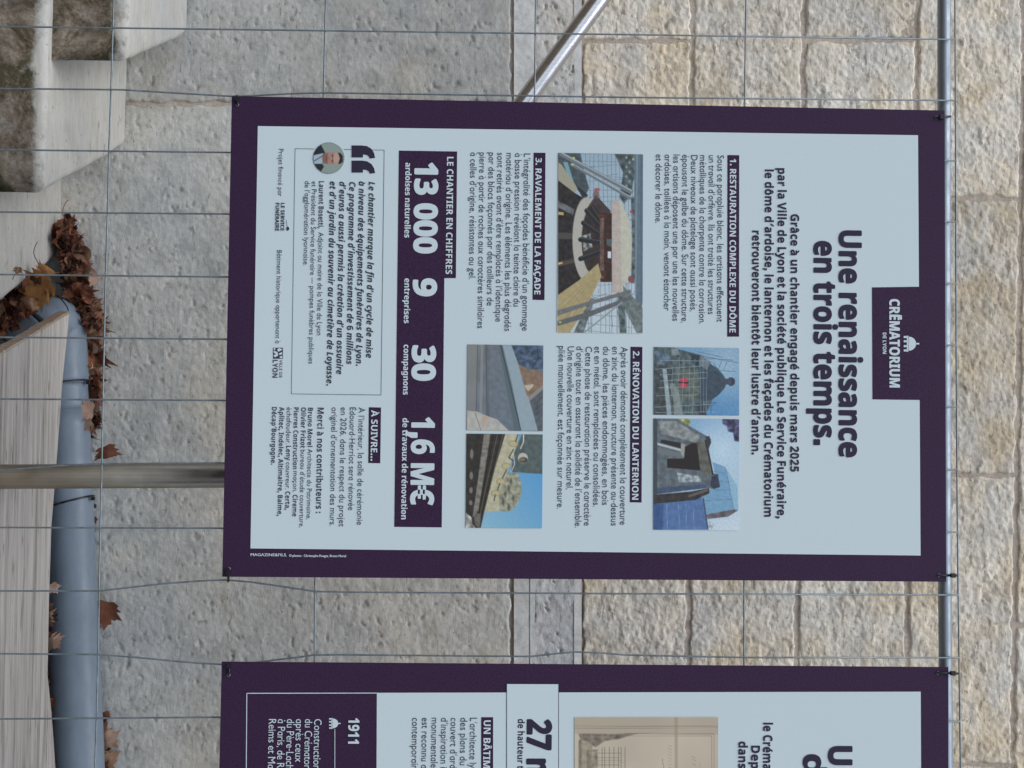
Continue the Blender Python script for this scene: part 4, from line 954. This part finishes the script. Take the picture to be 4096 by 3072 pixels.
# old drawing
p = Pic(b, [(2298, 2868), (2872, 2867), (2872, 3420), (2298, 3420)], (176, 165, 144), 2.6, 'facade_drawing')
p.mottle(.05, .01)
J_ = 'J'
p.pol(J_, [(1933, 856), (2750, 856), (2750, 950), (1933, 945)], (150, 138, 118), 4, .5); p.ln(J_, (1933, 903), (2760, 905), 3, (110, 100, 86), .8); p.ln(J_, (1933, 917), (2760, 912), 2.5, (116, 106, 90), .8)
p.pol(J_, [(1955, 945), (2170, 948), (2250, 950), (2180, 975), (2100, 985), (2050, 1020), (2000, 990), (1965, 980)], (104, 96, 84), 3, .9, .4)
p.pol(J_, [(1970, 990), (2030, 985), (2045, 1500), (1975, 1500)], (140, 128, 108), 3, .8, .15); p.pol(J_, [(1955, 980), (1972, 980), (1975, 1500), (1955, 1500)], (112, 104, 90), 2, .9, .2)
p.pol(J_, [(2000, 1040), (2060, 1030), (2060, 1140), (2080, 1500), (2005, 1500)], (122, 112, 94), 2, .8, .4)
for k in range(22): p.ln(J_, (2050 + 3, 1040 + k * 13), (2180 + (k % 3) * 12, 1040 + k * 13), 2, (96, 90, 78), .7)
for x in (2065, 2085, 2100, 2125, 2150, 2175, 2190, 2212): p.ln(J_, (x, 1020), (x, 1500), 2.5, (92, 86, 74), .8)
p.pol(J_, [(2170, 945), (2280, 948), (2210, 962)], (118, 106, 92), 2, .9)
p.ln('K', (0, 947), (492, 950), 3, (104, 94, 80), .9); p.ln('K', (20, 960), (480, 960), 2, (112, 102, 88), .8); p.ln('K', (492, 950), (492, 1600), 3, (104, 94, 80), .9); p.ln('K', (480, 960), (480, 1600), 2, (112, 102, 88), .8)
p.pol('K', [(275, 857), (290, 857), (292, 1600), (277, 1600)], (140, 122, 100), 4, .6)
for y in range(1012, 1140, 17): p.ln('K', (238, y), (258, y + 8), 2, (120, 108, 94), .8); p.ln('K', (205, 1085), (215, 1140), 2, (120, 108, 94), .6)
p.ln('K', (370, 1072), (390, 1085), 2.5, (116, 104, 90), .8); p.ln('K', (370, 1090), (392, 1100), 2.5, (116, 104, 90), .8); p.ln('K', (372, 1110), (392, 1125), 2.5, (116, 104, 90), .8); p.ln('K', (415, 1105), (415, 1150), 2, (116, 104, 90), .8)
p.build()

# ------------------------------------------------------------------ cable ties holding the boards
def board_tie(bd, pts, label, head, r=.0021):
    base = on_y(pts[0][0], pts[0][1], YP - .003)
    e = empty('cable_tie', tuple(base), label, 'cable tie')
    P3 = [on_y(x, y, YP - .0022 + (.0 if i < len(pts) - 1 else .012)) for i, (x, y) in enumerate(pts)]
    P3 = [on_y(pts[0][0], pts[0][1], YP + .006)] + P3 + [on_y(pts[-1][0], pts[-1][1], .024), on_y(pts[0][0], pts[0][1], .020)]
    tube('strap', rel(e, P3), r, M['black'], e, 6)
    h = on_y(head[0], head[1], YP - .004); V, Fc = box_geo((-.0036, -.003, -.0036), (.0036, .004, .0036))
    mesh_obj('head', np.array(V) + (h - base), Fc, M['black'], e)
    gp = on_y(pts[0][0], pts[0][1], YP - .0008)
    ring = [gp + np.array([.0024 * math.cos(t), 0, .0024 * math.sin(t)]) for t in np.linspace(0, 2 * math.pi, 13)]
    tube('eyelet', rel(e, ring), .0006, M['galva'], e, 5)
board_tie(B1, [(949, 418), (948, 400), (947, 383)], 'black cable tie at the lower left corner of the dome restoration board', (948, 396))
board_tie(B1, [(3746, 470), (3770, 468), (3802, 466)], 'black cable tie at the upper left corner of the dome restoration board', (3768, 468))
board_tie(B1, [(3757, 2301), (3780, 2301), (3828, 2302)], 'black cable tie at the upper right corner of the dome restoration board', (3812, 2302))
board_tie(B1, [(915, 2275), (914, 2300), (913, 2325)], 'black cable tie at the lower right corner of the dome restoration board', (914, 2288))
board_tie(B2, [(914, 2700), (916, 2675), (917, 2650)], 'black cable tie at the lower left corner of the facade drawing board', (916, 2664))
board_tie(B2, [(3752, 2692), (3785, 2692), (3830, 2694)], 'black cable tie at the upper left corner of the facade drawing board', (3812, 2693))

# ------------------------------------------------------------------ fallen plane leaves
PLAIN = [(-.06, 0), (-.26, .04), (-.40, .20), (-.46, .36), (-.40, .50), (-.34, .62), (-.22, .74), (-.14, .86), (0, 1.0), (.10, .86), (.22, .78), (.36, .62), (.38, .48), (.44, .32), (.36, .16), (.22, .02), (.06, 0)]
LOB = [(-.08, 0), (-.30, -.03), (-.52, .10), (-.40, .18), (-.62, .34), (-.44, .37), (-.72, .62), (-.46, .58), (-.40, .68), (-.24, .60), (-.26, .78), (-.12, .82), (0, 1.08), (.12, .82), (.28, .76), (.24, .60), (.42, .66), (.46, .56),
       (.70, .60), (.45, .36), (.60, .30), (.40, .16), (.50, .08), (.28, -.04), (.08, 0)]
def leaf_geo(size, rng, curl=.35, fold=0., lobed=False):
    out = np.array(LOB if (lobed or rng.random() < .6) else PLAIN) * size; out[:, 0] *= rng.uniform(.85, 1.1); out += np.array([[rng.uniform(-.03, .03), rng.uniform(-.03, .03)] for _ in out]) * size
    c = np.array([0, .34 * size]); V = [c]; n = len(out)
    for s_ in (.45, .75, 1.0):
        V += [c + (o - c) * s_ for o in out]
    V = np.array(V); x, y = V[:, 0] / size, V[:, 1] / size
    ph = rng.random() * 6
    h = curl * (.6 * x * x + .5 * (y - .4) ** 2 * rng.choice([-1, 1]) + .10 * np.sin(7 * x + ph) * np.cos(6 * y + ph)) * size
    h += fold * np.abs(x) * size
    V3 = np.stack([V[:, 0], -h, V[:, 1]], -1)
    if curl > .35:                                  # dry leaves roll up about a slanting axis
        th_ = rng.uniform(0, math.pi); rad = size * rng.uniform(.28, .6) / max(.5, curl); ca, sa = math.cos(th_), math.sin(th_)
        p = V3[:, 0] * ca + V3[:, 2] * sa; q = -V3[:, 0] * sa + V3[:, 2] * ca; an = p / rad; r_ = rad - V3[:, 1]
        p2 = r_ * np.sin(an); y2 = rad - r_ * np.cos(an); sg = rng.choice([-1, 1])
        V3 = np.stack([p2 * ca - q * sa, y2 * sg, p2 * sa + q * ca], -1)
    Fc = [(0, 1 + (i + 1) % n, 1 + i) for i in range(n)]
    for k in range(2):
        a, b_ = 1 + k * n, 1 + (k + 1) * n; Fc += [(a + i, a + (i + 1) % n, b_ + (i + 1) % n, b_ + i) for i in range(n)]
    return np.array(V3), Fc
def leaf(px, py, Y, size_px, ang, m, label, group=None, curl=.4, tilt=(0, 0), stem=None, seed=0, fold=0.):
    """ang: turn of the leaf tip in the upright view, degrees clockwise from up"""
    rng = random.Random(seed * 7 + int(px * 3 + py)); c = on_y(px, py, Y); size = size_px / F * (Y + DIST)
    V, Fc = leaf_geo(size, rng, curl, fold, group is None)
    V = V - np.array([0, 0, .34 * size])
    Rm = Matrix.Rotation(math.radians(ang), 3, 'Y') @ Matrix.Rotation(math.radians(tilt[0]), 3, 'X') @ Matrix.Rotation(math.radians(tilt[1]), 3, 'Z')
    V = V @ np.array(Rm).T
    e = empty('plane_leaf', tuple(c), label, 'leaf', group)
    mesh_obj('blade', V, Fc, M[m], e, True)
    if stem:
        s0 = np.array(Rm) @ np.array([0, 0, -.34 * size]); pts = [s0] + [on_y(x, y, Y - .004) - c for x, y in stem]
        tube('stalk', sm(pts, 3), .0011, M['leaf_brown'] if m != 'leaf_dark' else M['leaf_dark'], e, 6, None)
    return e
leaf(166, 1148, .60, 150, 150, 'leaf_ochre', 'large ochre yellow leaf with a long stalk lying on the pipe elbow', curl=.3, stem=[(140, 1030), (139, 990), (150, 968)], tilt=(-20, 10))
leaf(186, 1078, .64, 70, -60, 'leaf_ochre', 'small rust orange leaf tucked above the large ochre leaf', curl=.7, tilt=(-30, 0))
leaf(428, 1812, .865, 84, 70, 'leaf_red', 'large reddish brown leaf on the pipe just left of the metal post', curl=.5, seed=3)
leaf(352, 1640, .80, 64, 185, 'leaf_tan', 'pale pinkish tan leaf on top of the pipe, left one of two', curl=.3, tilt=(10, 0))
leaf(356, 1700, .80, 52, 140, 'leaf_tan', 'pale pinkish tan leaf on top of the pipe, right one of two', curl=.4, tilt=(0, 20), seed=4)
leaf(370, 1560, .85, 86, 10, 'leaf_red', 'dark red leaf standing between pipe and wall beside the elbow joint', curl=.4)
leaf(425, 2445, .86, 108, 95, 'leaf_red', 'reddish brown leaf with pointed lobes sticking up between the two boards', curl=.25, seed=2)
leaf(432, 2960, .86, 80, 30, 'leaf_tan', 'curled pinkish leaf behind the pipe under the facade drawing board', curl=.6, seed=5)
leaf(420, 2862, .86, 46, 80, 'leaf_red', 'small red leaf behind the pipe near the facade drawing board', curl=.4)
leaf(214, 2565, .70, 62, 40, 'leaf_tan', 'tan leaf wedged between timber board and pipe', curl=.5, seed=6)
leaf(20, 2335, .40, 56, 120, 'leaf_tan', 'dry brown leaf lying alone on the timber board', curl=.5, seed=8)
leaf(375, 2022, .85, 22, 120, 'leaf_dark', 'tiny dark leaf scrap on the pipe above the cable tie', curl=.5)
leaf(377, 2078, .85, 26, 70, 'leaf_red', 'tiny red leaf scrap on the pipe right of the cable tie', curl=.5)
leaf(72, 1080, .48, 34, 100, 'leaf_brown', 'small brown leaf lying on the lowest step', curl=.7, stem=[(50, 1118)])
leaf(212, 2350, .74, 46, 60, 'leaf_tan', 'small tan leaf behind the timber board near its middle', curl=.5, seed=9)
leaf(262, 905, .84, 62, 100, 'leaf_red', 'dark leaf at the tip of the leaf heap, its stalk against the wall', curl=.6, stem=[(250, 850), (262, 812), (275, 800)], fold=.6)
leaf(300, 970, .86, 92, 150, 'leaf_tan', 'folded tan leaf at the upper end of the leaf heap by the steps', curl=.5, fold=.8, seed=11)
G1 = 'dead leaves heaped between steps, pipe and wall'
GL = 'dead brown leaf in the heap squeezed between steps, pipe and wall'
rr = random.Random(21)
spots = []
for i in range(36):
    t = i / 35.
    y = 930 + t * 420; xm = 272 + 95 * t ** .8; spots.append((xm + rr.uniform(-38, 34) * (1 if t < .5 else .5), y + rr.uniform(-20, 20), .862 - rr.random() * .05))
for i in range(26): spots.append((372 + rr.uniform(-12, 18), 1240 + i * 16 + rr.uniform(-10, 10), .868 - rr.random() * .015))
for i in range(26): spots.append((20 + rr.uniform(-50, 190) * .8, 1190 + rr.uniform(-60, 110), .58 + rr.random() * .12))
for i in range(10): spots.append((402 + rr.uniform(-4, 14) + i, 2890 + i * 30, .872))
for x, y, Y in spots:
    if x < 190 and (y < 1235 - x * .9 or y > 1325 - x * .75): continue
    if x > 418 and y < 2000: continue
    m = rr.choices(['leaf_red', 'leaf_dark', 'leaf_brown', 'leaf_tan', 'leaf_ochre'], [5, 3, 3.5, 3, .6])[0]
    cn = {'leaf_red': 'reddish', 'leaf_dark': 'very dark', 'leaf_brown': 'dull brown', 'leaf_tan': 'pale tan', 'leaf_ochre': 'ochre'}[m]
    GL = cn + (' leaf in the damp heap below the pipe elbow, against the lowest step' if x < 190 else ' curled leaf in the heap at the corner of steps and wall' if y < 1130 else ' leaf in the heap between the pipe elbow and the wall' if y < 1370 else ' leaf in the row on top of the straight pipe' if y < 2200 else ' leaf behind the pipe below the facade drawing board')
    leaf(x, y, Y, rr.uniform(44, 88), rr.uniform(0, 360), m, GL, G1, curl=rr.uniform(.4, 1.1), tilt=(rr.uniform(-60, 60), rr.uniform(-60, 60)), seed=int(x + y), fold=rr.uniform(0, .9))
# leaf litter that fills the gaps underneath
V = []; Fc = []; mi = []
for i in range(900):
    k = rr.random()
    if k < .45:
        t = rr.random(); y = 890 + t * 430; x = 262 + 90 * t + rr.uniform(-34, 14 + 18 * t); Y = .884 - rr.random() * .08
    elif k < .72: y = rr.uniform(1200, 1720); x = rr.uniform(325, 372); Y = .888 - rr.random() * .02
    elif k < .88:
        x = rr.uniform(-60, 150); y = rr.uniform(1205 - x * .75, 1330 - x * .75); Y = rr.uniform(.60, .78)
    else: y = rr.uniform(2400, 3200); x = rr.uniform(150, 190); Y = rr.uniform(.74, .8)
    c = on_y(x, y, Y); v, f = leaf_geo(rr.uniform(.012, .032), rr, 1.0, rr.random())
    Rm = np.array(Matrix.Rotation(rr.random() * 6.3, 3, (rr.gauss(0, 1), rr.gauss(0, 1), rr.gauss(0, 1))))
    v = v @ Rm.T + c; o = len(V); V += list(v); Fc += [tuple(j + o for j in q) for q in f]; mi += [rr.choice([0, 0, 1, 1, 1, 2])] * len(f)
lit = mesh_obj('leaf_litter', V, Fc, M['leaf_red']); lit.data.materials.append(M['leaf_dark']); lit.data.materials.append(M['leaf_brown'])
lit.data.polygons.foreach_set('material_index', np.array(mi, dtype=np.int32)); tag(lit, 'crumpled leaf fragments filling the gap between pipe, steps and wall', 'leaf litter', kind='stuff')
